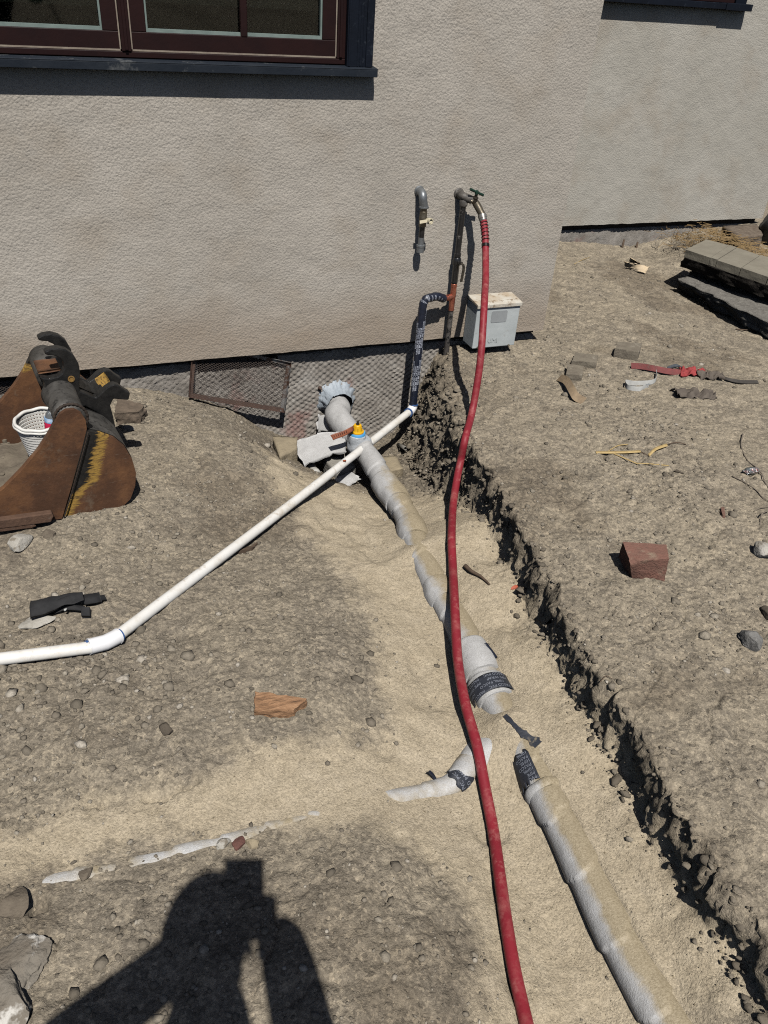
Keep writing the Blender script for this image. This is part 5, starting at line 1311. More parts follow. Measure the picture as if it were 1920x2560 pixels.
# hook plates (two alike)
HOOK = [(111, 880), (127, 872), (145, 870), (166, 875), (184, 888), (197, 910), (201, 932), (199, 962), (200, 978), (240, 995), (264, 972), (276, 964), (286, 961), (297, 964), (313, 976), (326, 983), (322, 1001), (284, 998), (276, 1015), (283, 1040), (291, 1078), (262, 1046), (240, 1030), (214, 1016), (190, 1020), (160, 1010), (128, 990), (113, 976), (110, 957), (100, 944), (123, 947), (145, 942), (156, 933), (161, 920), (159, 907), (152, 897), (137, 890), (122, 889), (113, 887)]
HK = np.array(prof(HOOK, .17))
def hook_paint(u, w): return .95
mb = MB(); 
def hookplate(off):
    P = HK + AX*off; m_ = MB(); prism(m_, P, AX*.030); m_.a = [np.full(m_.n, .95)]
    o = m_.build('hook_plate', M_BUCKET, bucket, smooth=False, attr='paint', bevel=.004); return o
hookplate(.0)
hookplate(.118)
ph = onplane(178, 947, P0 + AX*.17, AX)
mb = MB(); tube(mb, np.array([ph - AX*.001, ph + AX*.001 - AX*.002]), .001, 3) if False else None
mb = MB(); lathe(mb, ph - AX*.0005, -AX, [(.0105, 0), (.0105, .002), (.007, .0022), (.007, .0005)], 18); mb.build('hook_hole', mat('yellow_rust', (.28, .17, .045), .8, (.15, .075, .025), 60), bucket, autosmooth=30)
# saddle plate between the hooks with old yellow paint
sq = [onplane(235, 958, P0 + AX*.20, AX), onplane(264, 926, P0 + AX*.285, AX), onplane(270, 945, P0 + AX*.25, AX), onplane(258, 968, P0 + AX*.20, AX)]
s1 = HK[9] + AX*.03; s2 = HK[9] + AX*.118; s3 = HK[12] + AX*.118; s4 = HK[12] + AX*.03
mb = MB(); sheet(mb, [s1 + np.array([.004, 0, -.004]), s4 + np.array([-.006, 0, -.008]), s3 + np.array([-.006, 0, -.008]), s2 + np.array([.004, 0, -.004])], 8, 8, None, .008); vv = mb.v[0]
mb.a = [np.where(vv[:, 2] > np.median(vv[:, 2]), .5, .95)]; mb.build('saddle_plate', M_BUCKET, bucket, attr='paint')
s1 = HK[8] + AX*.03; s2 = HK[8] + AX*.118
mb = MB(); sheet(mb, [s1, HK[9] + AX*.03, HK[9] + AX*.118, s2], 6, 6, None, .008); mb.a = [np.full(mb.n, .95)]; mb.build('saddle_plate', M_BUCKET, bucket, attr='paint')
mb = MB(); g_ = [HK[29], HK[31], HK[33], HK[34]]
sheet(mb, [HK[29] + AX*.03, HK[32] + AX*.03, HK[32] + AX*.118, HK[29] + AX*.118], 6, 6, None, .008); mb.a = [np.full(mb.n, .2)]; mb.build('pin_seat', M_BUCKET, bucket, attr='paint')

# ------------------------------------------------------------------ basket in the bucket
M_BASKET = mat('white_basket_plastic', (.66, .65, .62), .5, (.58, .57, .54), 30)
bb = onplane(88, 1150, P0 + AX*.20, AX); rim = onplane(99, 1049, P0 + AX*.235, AX)
bz0_, bz1_ = bb[2]-.004, rim[2]
bx_, by_ = rim[0]+.004, rim[1]
basket = thing('plastic_basket', (bx_, by_, bz0_), 'white slotted plastic basket standing inside the excavator bucket', 'basket')
r0_, r1_ = .056, .080
hgt = bz1_ - bz0_
mb = MB()
for k in range(11):
    f = (k+.5)/11; rr = r0_ + (r1_-r0_)*f; z = bz0_ + hgt*f*.93
    ribbon(mb, np.array([(bx_ + rr*math.cos(t), by_ + rr*math.sin(t), z) for t in np.linspace(0, 2*math.pi, 49)]), np.array([0, 0, hgt*.93/11*.62]), .0035)
lathe(mb, (bx_, by_, bz0_), (0, 0, 1), [(r0_-.004, 0), (r0_, .001), (r0_+.001, .004), (r0_-.004, .005)], 36)
for k in range(48):
    t = k*2*math.pi/48; d_ = np.array([math.cos(t), math.sin(t), 0])
    ribbon(mb, np.array([np.array([bx_, by_, bz0_]) + d_*r0_, np.array([bx_, by_, bz0_+hgt*.93]) + d_*r1_]), np.array([-math.sin(t), math.cos(t), 0])*.0045, .002)
mb.build('lattice', M_BASKET, basket, smooth=False)
mb = MB()
for k, (dr, dz, rad) in enumerate(((.0, 0, .0058), (.004, -.008, .004))):
    tube(mb, np.array([(bx_ + (r1_+dr)*math.cos(t), by_ + (r1_+dr)*math.sin(t), bz1_+dz + .0015*math.sin(t*9)) for t in np.linspace(0, 2*math.pi, 65)]), rad, 8, False)
ribbon(mb, np.array([(bx_ + (r1_+.001)*math.cos(t), by_ + (r1_+.001)*math.sin(t), bz1_-.006) for t in np.linspace(0, 2*math.pi, 65)]), np.array([0, 0, .012]), .002)
mb.build('rim', M_BASKET, basket)
bp_ = np.array([bx_+.026, by_-.040, bz1_-.075])
bottle = thing('plastic_bottle', bp_, 'clear plastic bottle with a red label in the white basket', 'bottle')
mt, n, l, p = nodes_of('clear_plastic'); p.inputs['Base Color'].default_value = (.75, .8, .85, 1); p.inputs['Roughness'].default_value = .08; p.inputs['Transmission Weight'].default_value = .85; p.inputs['IOR'].default_value = 1.2
M_CLEAR = mt
mb = MB(); lathe(mb, bp_, (.12, .1, 1), [(.020, 0), (.024, .004), (.024, .085), (.021, .105), (.012, .125), (.010, .135)], 20); mb.build('body', M_CLEAR, bottle)
mb = MB(); lathe(mb, bp_ + np.array([.006, .005, .055]), (.12, .1, 1), [(.0246, 0), (.0248, .001), (.0248, .024), (.0246, .025)], 20); mb.build('label_band', mat('red_label', (.55, .02, .07), .5, (.45, .015, .06), 30), bottle, autosmooth=40)
mb = MB(); lathe(mb, bp_ + np.array([.0092, .0078, .0805]), (.12, .1, 1), [(.0246, 0), (.0248, .001), (.0248, .014), (.0246, .015)], 20); mb.build('label_band', mat('blue_white_label', (.5, .6, .7), .5, (.10, .25, .5), 60), bottle, autosmooth=40)

# ------------------------------------------------------------------ small things on the dirt
def rocks(name, px, py, r, label, mt, seed, lift=.4, level=3, cat='stone', group=None, rz=None):
    p = onground(px, py); r = np.array(r, float); m_ = MB(); rock(m_, p + np.array([0, 0, r[2]*lift]), r, seed, level, rz=rz); o = m_.build(name, mt, autosmooth=35); return tag(o, label, cat, group)
M_WCONC = mat('white_chalky_concrete', (.42, .40, .36), .95, (.30, .28, .24), 22, bmp=.004, bscale=100, c3=(.19, .165, .13), scale3=30, lo3=.55, hi3=.65, spec=.2)
M_BIGROCK = mat('white_veined_rock', (.155, .132, .104), .95, (.20, .18, .15), 14, bmp=.006, bscale=70, c3=(.52, .50, .46), scale3=11, lo3=.52, hi3=.60, spec=.2)
M_GROCK = mat('grey_rock', (.20, .195, .185), .95, (.13, .125, .118), 35, bmp=.006, bscale=110, c3=(.30, .295, .28), scale3=80, lo3=.6, hi3=.72, spec=.2)
M_BROCK = mat('brown_rock', (.165, .138, .105), .95, (.115, .095, .073), 35, bmp=.004, bscale=110, spec=.2)
M_DROCK = mat('dark_clod', (.105, .088, .068), .95, (.075, .062, .048), 35, bmp=.004, bscale=110, spec=.2)
# half brick
q8 = [onz(1581, 1445, 0.0), onz(1662, 1453, 0.0), None, None, onz(1574, 1404, .074), onz(1672, 1397, .080), onz(1666, 1362, .080), onz(1557, 1354, .080)]
q8[2] = q8[6] + np.array([-.004, .020, -.08]); q8[3] = q8[7] + np.array([.018, .020, -.08])
for k in range(4): q8[k][2] = gz(q8[k][0], q8[k][1]) - .006
mb = MB(); hexa(mb, q8, 12, .0016, 70, 8)
v = mb.v[0]; c_ = q8[4]; ce = nrm(np.array([-.75, -.25, .75])); e = (v - c_) @ ce; v -= (np.maximum(e + .020 + .006*noise3(v[:, 0]*90, v[:, 1]*90, v[:, 2]*90, 3), 0))[:, None]*ce*.8
M_BRICK = mat('red_brick', (.205, .105, .080), .92, (.155, .088, .068), 30, bmp=.004, bscale=150, c3=(.25, .185, .135), scale3=16, lo3=.52, hi3=.70, spec=.2)
tag(mb.build('half_brick', M_BRICK, autosmooth=35), 'broken red half brick standing alone on the right dirt', 'brick')
# grey bricks near the wall
def gbrick(pts, hgt, label, seed, mt, name='grey_brick'):
    b = [onground(px, py) for px, py in pts]; b = [p + np.array([0, 0, -.01]) for p in b]; t = [p + np.array([0, 0, hgt + .01]) for p in b]
    m_ = MB(); hexa(m_, b + t, 7, .0022, 60, seed); return tag(m_.build(name, mt, autosmooth=35), label, 'brick', 'grey bricks near the house corner')
M_GBRICK = mat('grey_brown_brick', (.20, .175, .135), .95, (.15, .128, .10), 30, bmp=.003, bscale=120, c3=(.29, .26, .21), scale3=24, lo3=.6, hi3=.72, spec=.2)
gbrick([(1533, 893), (1592, 903), (1600, 880), (1542, 876)], .045, 'grey brick lying alone farthest right of the three', 1, M_GBRICK)
gbrick([(1427, 917), (1488, 922), (1492, 902), (1436, 896)], .03, 'brown grey brick half sunk behind another brick', 2, M_GBRICK)
gbrick([(1412, 950), (1453, 952), (1457, 930), (1416, 924)], .028, 'worn brick beside the curled bark', 3, M_GBRICK)
# curled bark
def ribpx(name, pxs, w, label, cat, mt, th=.002, vert=None, n=24, group=None):
    P = resample([onground(px, py, lf) for px, py, lf in pxs], n); m_ = MB(); ribbon(m_, P, np.array(w, float), th); o = m_.build(name, mt, autosmooth=45); return tag(o, label, cat, group)
M_BARK = mat('tan_bark', (.27, .20, .125), .85, (.19, .14, .09), 40, bmp=.002)
ribpx('bark_strip', [(1398, 944, .012), (1416, 952, .030), (1430, 975, .030), (1440, 992, .016), (1460, 1003, .006)], (.030, .012, .020), 'curled tan bark strip in front of the worn brick', 'bark', M_BARK, .003)
# straps and cloths
M_RED = mat('faded_red_cloth', (.20, .055, .052), .85, (.13, .042, .040), 40, bmp=.002, c3=(.16, .125, .10), scale3=40, lo3=.58, hi3=.72)
M_RED2 = mat('bright_red_cloth', (.34, .045, .045), .8, (.22, .035, .035), 40, bmp=.002)
M_WHITE = mat('white_strap_label', (.50, .50, .48), .7, (.40, .40, .38), 40)
M_GCLOTH = mat('dusty_brown_cloth', (.125, .105, .085), .9, (.085, .07, .058), 30, bmp=.003, bscale=60)
strap = thing('tie_strap', onground(1600, 940), 'faded red tie strap with a white looped end on the right dirt', 'strap')
m_ = MB(); ribbon(m_, resample([onground(px, py, lf) for px, py, lf in ((1578, 914, .014), (1605, 916, .018), (1640, 922, .020), (1670, 928, .018), (1705, 932, .008))], 24), np.array([.004, .016, .022]), .002); m_.build('red_webbing', M_RED, strap, autosmooth=45)
m_ = MB(); ribbon(m_, resample([onground(px, py, lf) for px, py, lf in ((1640, 930, .012), (1640, 948, .014), (1625, 956, .014), (1585, 958, .014), (1564, 955, .014), (1570, 968, .010), (1600, 972, .010), (1622, 962, .010))], 40), np.array([.002, .004, .020]), .0015); lb = m_.build('white_loop', M_WHITE, strap, autosmooth=45)
m_ = MB(); ribbon(m_, resample([onground(px, py, lf) for px, py, lf in ((1668, 921, .010), (1690, 914, .014), (1708, 922, .010))], 16), np.array([.002, .010, .012]), .0015); m_.build('grey_loop', mat('grey_webbing', (.07, .08, .09), .8, (.05, .055, .065), 60), strap)
m_ = MB(); v2, f2 = text2d('i9fe9r', .010); o0 = onground(1612, 960, .016); ux = nrm(onground(1640, 957) - onground(1590, 959)); m_.add(o0 + v2[:, :1]*ux + v2[:, 1:]*np.array([0, .002, .9]) + np.array([0, -.0025, -.004]), f2); m_.build('strap_print', mat('grey_print', (.12, .18, .24), .7), lb, smooth=False)
def cloth(px, py, size, rzv, label, mt, seed, cat='cloth', name='crumpled_cloth', hgt=.03):
    p = onground(px, py); nu, nv = 30, 18; u = np.linspace(-1, 1, nu); w = np.linspace(-1, 1, nv); U, Wv = np.meshgrid(u, w, indexing='ij')
    rr = 1 + .25*noise2(U*1.7 + seed, Wv*1.7, seed)
    x = U*size[0]*rr; y = Wv*size[1]*rr*(1 - .35*U)
    z = hgt*(np.abs(np.sin(U*3.1 + 2.2*noise2(U*1.5, Wv*2.2 + seed, seed+1)))*(.35 + .65*(1-np.abs(Wv)))) + .4*hgt*noise2(U*4, Wv*5 + seed, seed+2)
    c, s_ = math.cos(rzv), math.sin(rzv)
    P = np.stack([p[0] + x*c - y*s_, p[1] + x*s_ + y*c, p[2] + np.maximum(z, .002)], 2)
    v = P.reshape(-1, 3); f = [(i*nv+j, (i+1)*nv+j, (i+1)*nv+j+1, i*nv+j+1) for i in range(nu-1) for j in range(nv-1)]
    m_ = MB(); m_.add(v, f); o = m_.build(name, mt); sm = o.modifiers.new('solid', 'SOLIDIFY'); sm.thickness = .003; sm.offset = 0
    return tag(o, label, cat)
cloth(1730, 935, (.062, .030), -.25, 'crumpled bright red cloth right of the tie strap', M_RED2, 3)
cloth(1775, 945, (.060, .026), -.3, 'dusty brown cloth tail beside the red cloth', M_GCLOTH, 5)
cloth(1738, 992, (.085, .034), -.25, 'dusty brown glove like rag below the red cloth', M_GCLOTH, 8, hgt=.035)
ribpx('rubber_strip', [(1806, 933, .008), (1815, 946, .012), (1850, 954, .010), (1895, 955, .006)], (.004, .018, .008), 'dark curved rubber strip at the right edge of the cloths', 'strip', mat('dark_rubber', (.06, .052, .045), .8, (.04, .035, .03), 40), .003)
# corn husk, straws, twigs, roots
M_STRAW = mat('dry_straw', (.46, .34, .155), .7, (.34, .24, .10), 60)
M_TWIG = mat('brown_twig', (.11, .075, .05), .9, (.07, .05, .035), 70, bmp=.001)
M_ROOT = mat('pale_root', (.19, .16, .125), .9, (.14, .115, .09), 70)
husk = thing('dry_husk', onground(1580, 1132), 'dry yellow husk leaves on the dirt above the red brick', 'leaf')
for k, (pp, w) in enumerate((([(1490, 1131, .004), (1530, 1131, .008), (1570, 1130, .010), (1602, 1128, .010)], .011), ([(1622, 1138, .006), (1640, 1122, .014), (1668, 1112, .012)], .013), ([(1530, 1132, .004), (1560, 1145, .006), (1595, 1160, .005)], .006), ([(1520, 1128, .003), (1545, 1114, .005), (1570, 1111, .003)], .004), ([(1600, 1128, .005), (1622, 1140, .006)], .006), ([(1655, 1115, .006), (1690, 1106, .005), (1715, 1111, .003)], .004), ([(1590, 1158, .004), (1630, 1160, .004), (1672, 1164, .003)], .004))):
    m_ = MB(); ribbon(m_, resample([onground(*q) for q in pp], 14), np.array([.002, w, w*.3]), .0012); m_.build('husk_leaf', M_STRAW if k not in (4, 5) else M_TWIG, husk)
def twig(name, pxs, r, label, mt, cat='twig', n=24, r1=None):
    P = resample([onground(px, py, lf) for px, py, lf in pxs], n); m_ = MB(); tube(m_, P, np.linspace(r, r1 if r1 is not None else r*.6, n), 7); return tag(m_.build(name, mt), label, cat)
twig('root', [(1857, 1085, .003), (1853, 1115, .004), (1868, 1150, .004), (1890, 1168, .005), (1905, 1185, .008), (1912, 1205, .004), (1925, 1225, .003)], .0028, 'thin root curving beside the shiny wrapper', M_ROOT, 'root')
twig('root', [(1830, 1190, .003), (1860, 1205, .003), (1890, 1225, .003), (1905, 1242, .004), (1925, 1255, .003)], .0022, 'thin root below the shiny wrapper', M_ROOT, 'root')
twig('root', [(1885, 1278, .002), (1900, 1270, .010), (1925, 1265, .012)], .0020, 'pale root arching at the right edge above the white rock', M_ROOT, 'root')
twig('root', [(1925, 1275, .016), (1905, 1285, .020), (1900, 1312, .002)], .0028, 'pale hooked root at the right edge of the dirt', M_ROOT, 'root')
twig('twig', [(1163, 1415, .010), (1178, 1428, .012), (1200, 1440, .008), (1218, 1455, .006), (1224, 1462, .002)], .008, 'short gnarled brown twig on the sand right of the hose', M_TWIG, r1=.003)
twig('straw', [(1436, 660, .004), (1455, 650, .006), (1474, 643, .004)], .0022, 'single pale straw near the house corner', M_STRAW, 'straw')
twig('twig', [(1840, 823, .004), (1870, 825, .006), (1900, 823, .004)], .004, 'thin brown twig in front of the paver slab', M_TWIG)
twig('twig', [(1500, 1705, .002), (1515, 1690, .006), (1530, 1697, .004)], .0015, 'hair thin twig right of the trench edge', M_TWIG)
twig('twig', [(1044, 1150, .004), (1015, 1148, .006), (985, 1149, .003)], .0022, 'thin dark twig behind the tan paver block', M_TWIG)
# wrapper
wr = onground(1878, 1186); m_ = MB(); rock(m_, wr + np.array([0, 0, .014]), (.030, .024, .018), 12, 3, .35, 2.6)
mt, n, l, p = nodes_of('foil_wrapper'); co = coords(n)
c = ramp(n, l, tex_noise(n, l, co, 38, 4, .6), [(.35, (.10, .12, .13)), (.48, (.22, .27, .28)), (.56, (.32, .30, .30)), (.66, (.30, .09, .07))]); l.new(c, p.inputs['Base Color']); p.inputs['Roughness'].default_value = .22; p.inputs['Metallic'].default_value = .6
l.new(bump(n, l, tex_noise(n, l, co, 60, 4, .6), 1, .010), p.inputs['Normal'])
tag(m_.build('foil_wrapper', mt, smooth=False), 'crumpled shiny foil wrapper at the right edge', 'wrapper')
# stones worth picking out
rocks('rock', 1905, 1385, (.040, .045, .036), 'pale grey rock cut by the right edge level with the brick', M_WCONC, 31)
rocks('rock', 1872, 1608, (.042, .034, .030), 'pitted grey rock at the right edge below the brick', M_GROCK, 32)
rocks('rock', 1915, 1535, (.020, .030, .018), 'dark rock at the right edge above the pitted grey rock', M_DROCK, 33)
rocks('rock', 50, 1360, (.040, .048, .024), 'white chalky lump in front of the excavator bucket', M_WCONC, 34)
rocks('rock', 100, 1555, (.055, .030, .012), 'white streaked stone under the black pouch', M_WCONC, 35)
rocks('rock', 413, 1825, (.018, .022, .016), 'dark clod on the dirt below the wood chunk', M_DROCK, 36)
rocks('rock', 215, 2190, (.016, .015, .013), 'round brown stone on the buried white wrap', M_BROCK, 37)
rocks('rock', 20, 2420, (.075, .060, .030), 'large white streaked rock in the bottom left corner', M_BIGROCK, 38, lift=-.15, level=5)
rocks('rock', 5, 2540, (.085, .070, .034), 'broad grey rock cut by the bottom left corner', M_BIGROCK, 39, lift=-.1, level=5)
rocks('rock', 40, 2265, (.036, .040, .026), 'dark rounded clod above the bottom left rocks', M_BROCK, 40, lift=.1)
rocks('rock', 560, 2110, (.020, .013, .012), 'pale stone beside the red stone on the buried wrap', M_WCONC, 41)
rocks('rock', 596, 2112, (.022, .012, .011), 'dark red stone on the buried wrap', mat('red_stone', (.16, .07, .055), .9, (.10, .05, .04), 50, bmp=.003), 42)
rocks('rock', 633, 2112, (.020, .014, .012), 'pale yellow stone right of the red stone', M_TANSTONE, 43)
rocks('rock', 318, 1072, (.030, .020, .012), 'flat grey stone right of the bucket', M_GROCK, 44)
rocks('rock', 122, 1340, (.022, .020, .016), 'brown stone beside the white chalky lump', M_BROCK, 45)
rocks('rock', 670, 1050, (.022, .018, .016), 'dark stone at the brink of the pit', M_DROCK, 46)
rocks('rock', 1695, 1000+180, (.010, .02, .006), 'small brown clod above the red brick', M_DROCK, 47)
# wood
def chunk(name, pxs, hgt, label, mt, seed, cat='wood'):
    b = [onground(px, py) for px, py in pxs]; t = [p + np.array([0, 0, hgt]) for p in b]; b = [p - np.array([0, 0, .006]) for p in b]
    m_ = MB(); hexa(m_, b + t, 12, .0065, 45, seed); return tag(m_.build(name, mt, autosmooth=40), label, cat)
def wood_material():
    mt, n, l, p = nodes_of('split_wood'); co = coords(n)
    mp = n.new('ShaderNodeMapping'); mp.inputs['Scale'].default_value = (14, 90, 90); mp.inputs['Rotation'].default_value = (0, 0, .42); l.new(co, mp.inputs['Vector'])
    f = tex_noise(n, l, mp.outputs[0], 1.5, 6, .7); c = ramp(n, l, f, [(.3, (.10, .055, .03)), (.5, (.30, .165, .085)), (.7, (.42, .25, .14))])
    l.new(c, p.inputs['Base Color']); p.inputs['Roughness'].default_value = .85; l.new(bump(n, l, f, 1, .006), p.inputs['Normal']); return mt
chunk('wood_chunk', [(640, 1788), (738, 1792), (762, 1762), (636, 1742)], .022, 'orange brown splintered wood chunk on the left dirt', wood_material(), 5)
chunk('wood_chip', [(594, 1385), (640, 1372), (645, 1360), (618, 1372)], .010, 'dark bark chip tucked under the white pipe', M_TWIG, 6)
chunk('cardboard_scrap', [(1338, 1552), (1355, 1566), (1356, 1558), (1340, 1547)], .003, 'small brown chip on the sand by the trench edge', M_BARK, 7)
chunk('bark_chip', [(1805, 1293), (1812, 1293), (1808, 1275), (1801, 1276)], .008, 'small reddish bark chip right of the brick', mat('reddish_bark', (.18, .10, .075), .9, (.12, .07, .05), 50), 8)
chunk('red_chip', [(1277, 1475), (1293, 1468), (1294, 1464), (1279, 1470)], .002, 'tiny orange red plastic chip on the sand', mat('orange_plastic', (.45, .12, .07), .6), 9, 'chip')
chunk('log_piece', [(292, 1062), (352, 1058), (366, 1040), (300, 1020)], .05, 'weathered log piece right of the bucket hooks', mat('weathered_wood', (.15, .115, .085), .95, (.09, .07, .052), 30, bmp=.006, bscale=60), 10)
# black pouch
pouch = thing('black_pouch', onground(150, 1515), 'black folded cloth pouch with loose straps on the left dirt', 'pouch')
M_BLKCLOTH = mat('black_cloth', (.018, .018, .019), .85, (.030, .030, .031), 25, bmp=.003, bscale=50, c3=(.10, .095, .085), scale3=60, lo3=.66, hi3=.76, spec=.2)
m_ = MB(); sheet(m_, [onground(76, 1546, .034), onground(208, 1500, .030), onground(208, 1492, .032) + np.array([0, .006, 0]), onground(76, 1506, .036)], 26, 14, lambda u, v: .010*np.sin(v*3.14) + .005*noise2(u*5, v*4, 3), .016); m_.build('folded_body', M_BLKCLOTH, pouch)
m_ = MB(); sheet(m_, [onground(78, 1542, .018), onground(180, 1517, .016), onground(160, 1508, .022), onground(78, 1520, .022)], 20, 8, lambda u, v: .006*noise2(u*5, v*3, 7), .018); m_.build('lower_fold', M_BLKCLOTH, pouch)
for pp, w in (([(208, 1500, .024), (235, 1496, .022), (250, 1493, .020)], .030), ([(160, 1518, .020), (190, 1520, .022), (215, 1522, .020)], .016), ([(250, 1496, .015), (262, 1494, .012)], .016)):
    m_ = MB(); ribbon(m_, resample([onground(*q) for q in pp], 12), np.array([-.004, w, w*.35]), .006); m_.build('strap', M_BLKCLOTH, pouch)
m_ = MB(); sheet(m_, [onground(204, 1544, .012), onground(226, 1544, .012), onground(226, 1522, .018), onground(204, 1522, .018)], 8, 8, None, .014); m_.build('buckle_flap', M_BLKCLOTH, pouch)
m_ = MB(); rock(m_, onground(163, 1524, .030), (.006, .005, .004), 3, 2); m_.build('snap', M_WHITE, pouch)
# cream torn packaging by the recessed wall
scrap = thing('torn_packaging', onground(1590, 668), 'cream torn cardboard packaging lying open near the recessed wall', 'packaging')
M_CREAM = mat('cream_card', (.62, .50, .35), .8, (.55, .43, .28), 40, c3=(.25, .19, .12), scale3=45, lo3=.66, hi3=.72)
m_ = MB(); sheet(m_, [onground(1564, 666, .015), onground(1612, 682, .015), onground(1626, 668, .05), onground(1560, 653, .05)], 14, 10, lambda u, v: .004*noise2(u*4, v*3, 2), .004, .006, 4); m_.build('open_side', M_CREAM, scrap)
m_ = MB(); sheet(m_, [onground(1572, 654, .05), onground(1598, 656, .05), onground(1590, 650, .075), onground(1576, 643, .08)], 6, 6, None, .004, .0, 5); m_.build('flap', M_CREAM, scrap)
m_ = MB(); sheet(m_, [onground(1574, 656, .045), onground(1600, 660, .045), onground(1600, 656, .06), onground(1576, 652, .055)], 6, 6, None, .003, .0, 6); m_.build('brown_inside', M_BARK, scrap)

# ------------------------------------------------------------------ paver slab dug out at the right
M_PAVER = mat('smooth_paver', (.235, .215, .170), .9, (.19, .172, .136), 9, bmp=.0015, bscale=90, c3=(.14, .125, .10), scale3=16, lo3=.62, hi3=.74, spec=.2)
M_TAR = mat('black_mortar', (.010, .0085, .0075), .95, (.028, .024, .020), 40, bmp=.01, bscale=55, spec=.2)
M_FOOT = mat('broken_footing', (.19, .18, .16), .95, (.12, .112, .10), 30, bmp=.008, bscale=90, c3=(.33, .315, .28), scale3=90, lo3=.58, hi3=.7, spec=.2)
ZT = .12
slab = thing('paver_slab', onz(1800, 700, 0), 'dug out row of smooth grey pavers on a broken concrete footing', 'paving')
fr = [(1713, 624), (1776, 645), (1792, 650), (1852, 670), (1920, 693), (2010, 722)]
bk = [(1766, 598), (1825, 613), (1843, 618), (1902, 637), (1962, 656), (2050, 683)]
F_ = [onz(px, py, ZT) for px, py in fr]; B_s = [onz(px, py, ZT) for px, py in bk]
gap = [.0, .004, .004, .004, .004]
for k in range(5):
    a, b, c, d = F_[k], F_[k+1], B_s[k+1], B_s[k]
    ctr = (a+b+c+d)/4; sh_ = lambda q: ctr + (q-ctr)*np.array([.972, .972, 1])
    top_ = [sh_(q) + np.array([0, 0, .002*math.sin(k*2.1)]) for q in (a, b, c, d)]
    m_ = MB(); hexa(m_, [q - np.array([0, 0, .045]) for q in top_] + top_, 6, .0014, 40, k+3); m_.build('paver', M_PAVER, slab, autosmooth=35)
m_ = MB(); A, Bq, Cq, Dq = F_[0], F_[-1], B_s[-1], B_s[0]
dn = np.array([0, 0, -.046]); hexa(m_, [A + np.array([.02, .012, -.11]), Bq + np.array([0, .012, -.12]), Cq + np.array([0, 0, -.13]), Dq + np.array([0, 0, -.13]), A + dn, Bq + dn, Cq + dn, Dq + dn], 16, .016, 26, 5); m_.build('mortar_bed', M_TAR, slab)
m_ = MB(); e1 = onz(1700, 700, -.045); e2 = onz(1985, 838, -.06); hexa(m_, [e1 + np.array([.07, .06, -.08]), e2 + np.array([0, .06, -.08]), Cq + np.array([0, 0, -.20]), Dq + np.array([.12, 0, -.17]), e1, e2, Cq + np.array([0, 0, -.12]), Dq + np.array([.02, 0, -.12])], 20, .026, 17, 9); m_.build('footing', M_FOOT, slab)
# loose brick and dark bag behind it, straw
gb = [onz(px, py, .06) for px, py in ((1846, 600), (1906, 594), (1890, 568), (1806, 572))]
m_ = MB(); hexa(m_, [q + np.array([0, 0, -.10]) for q in gb] + [q + np.array([0, 0, .02]) for q in gb], 7, .006, 40, 3); tag(m_.build('weathered_block', mat('weathered_block', (.18, .145, .11), .95, (.10, .075, .055), 25, bmp=.005)), 'weathered brown block on the straw by the recessed wall', 'block')
bgp = onz(1922, 602, .0); m_ = MB(); rock(m_, bgp + np.array([.03, 0, .10]), (.14, .12, .17), 21, 4, .22, 1.8); tag(m_.build('black_bag', mat('black_plastic_bag', (.010, .010, .011), .45, (.016, .016, .017), 20, bmp=.006, bscale=40)), 'black plastic bag cut by the right edge near the wall', 'bag')
m_ = MB(); rg = np.random.default_rng(5); s0, s1 = onz(1790, 590, .02), onz(1985, 680, .06)
for k in range(520):
    t = rg.uniform(); c = s0*(1-t) + s1*t + np.array([rg.normal()*.06, rg.normal()*.09 + .05, rg.uniform(0, .05)]); a = rg.normal()*.5 - .35; L = rg.uniform(.03, .09); d = np.array([math.cos(a), math.sin(a), rg.normal()*.15])*L/2
    tube(m_, np.array([c-d, c+d]), .0016, 3, False)
for k in range(260):
    c = onz(1740, 600, -.02) + np.array([rg.normal()*.12, rg.normal()*.10, rg.uniform(-.03, .05)]); a = rg.uniform(0, 3.14); L = rg.uniform(.03, .08); d = np.array([math.cos(a), math.sin(a), rg.normal()*.3])*L/2
    tube(m_, np.array([c-d, c+d]), .0016, 3, False)
o = m_.build('straw_litter', mat('old_straw', (.25, .165, .07), .8, (.15, .10, .045), 50), smooth=False); tag(o, 'old yellow brown straw strewn behind the pavers', 'straw', kind='stuff')
# stones and stakes at the foot of the recessed wall
for k, (px, py) in enumerate(((1590, 612), (1556, 606), (1690, 588))):
    p = ony(px, py, RWY+.0); m_ = MB(); tube(m_, np.array([p + np.array([0, -.01, -.10]), p + np.array([.01, 0, .02])]), [.010, .007], 7); tag(m_.build('rusty_stake', M_TWIG), ('rusty stake leaning at the recessed wall, middle of three', 'rusty stake leaning at the recessed wall, leftmost of three', 'rusty stake leaning at the recessed wall, rightmost of three')[k], 'stake', 'rusty stakes at the recessed wall')

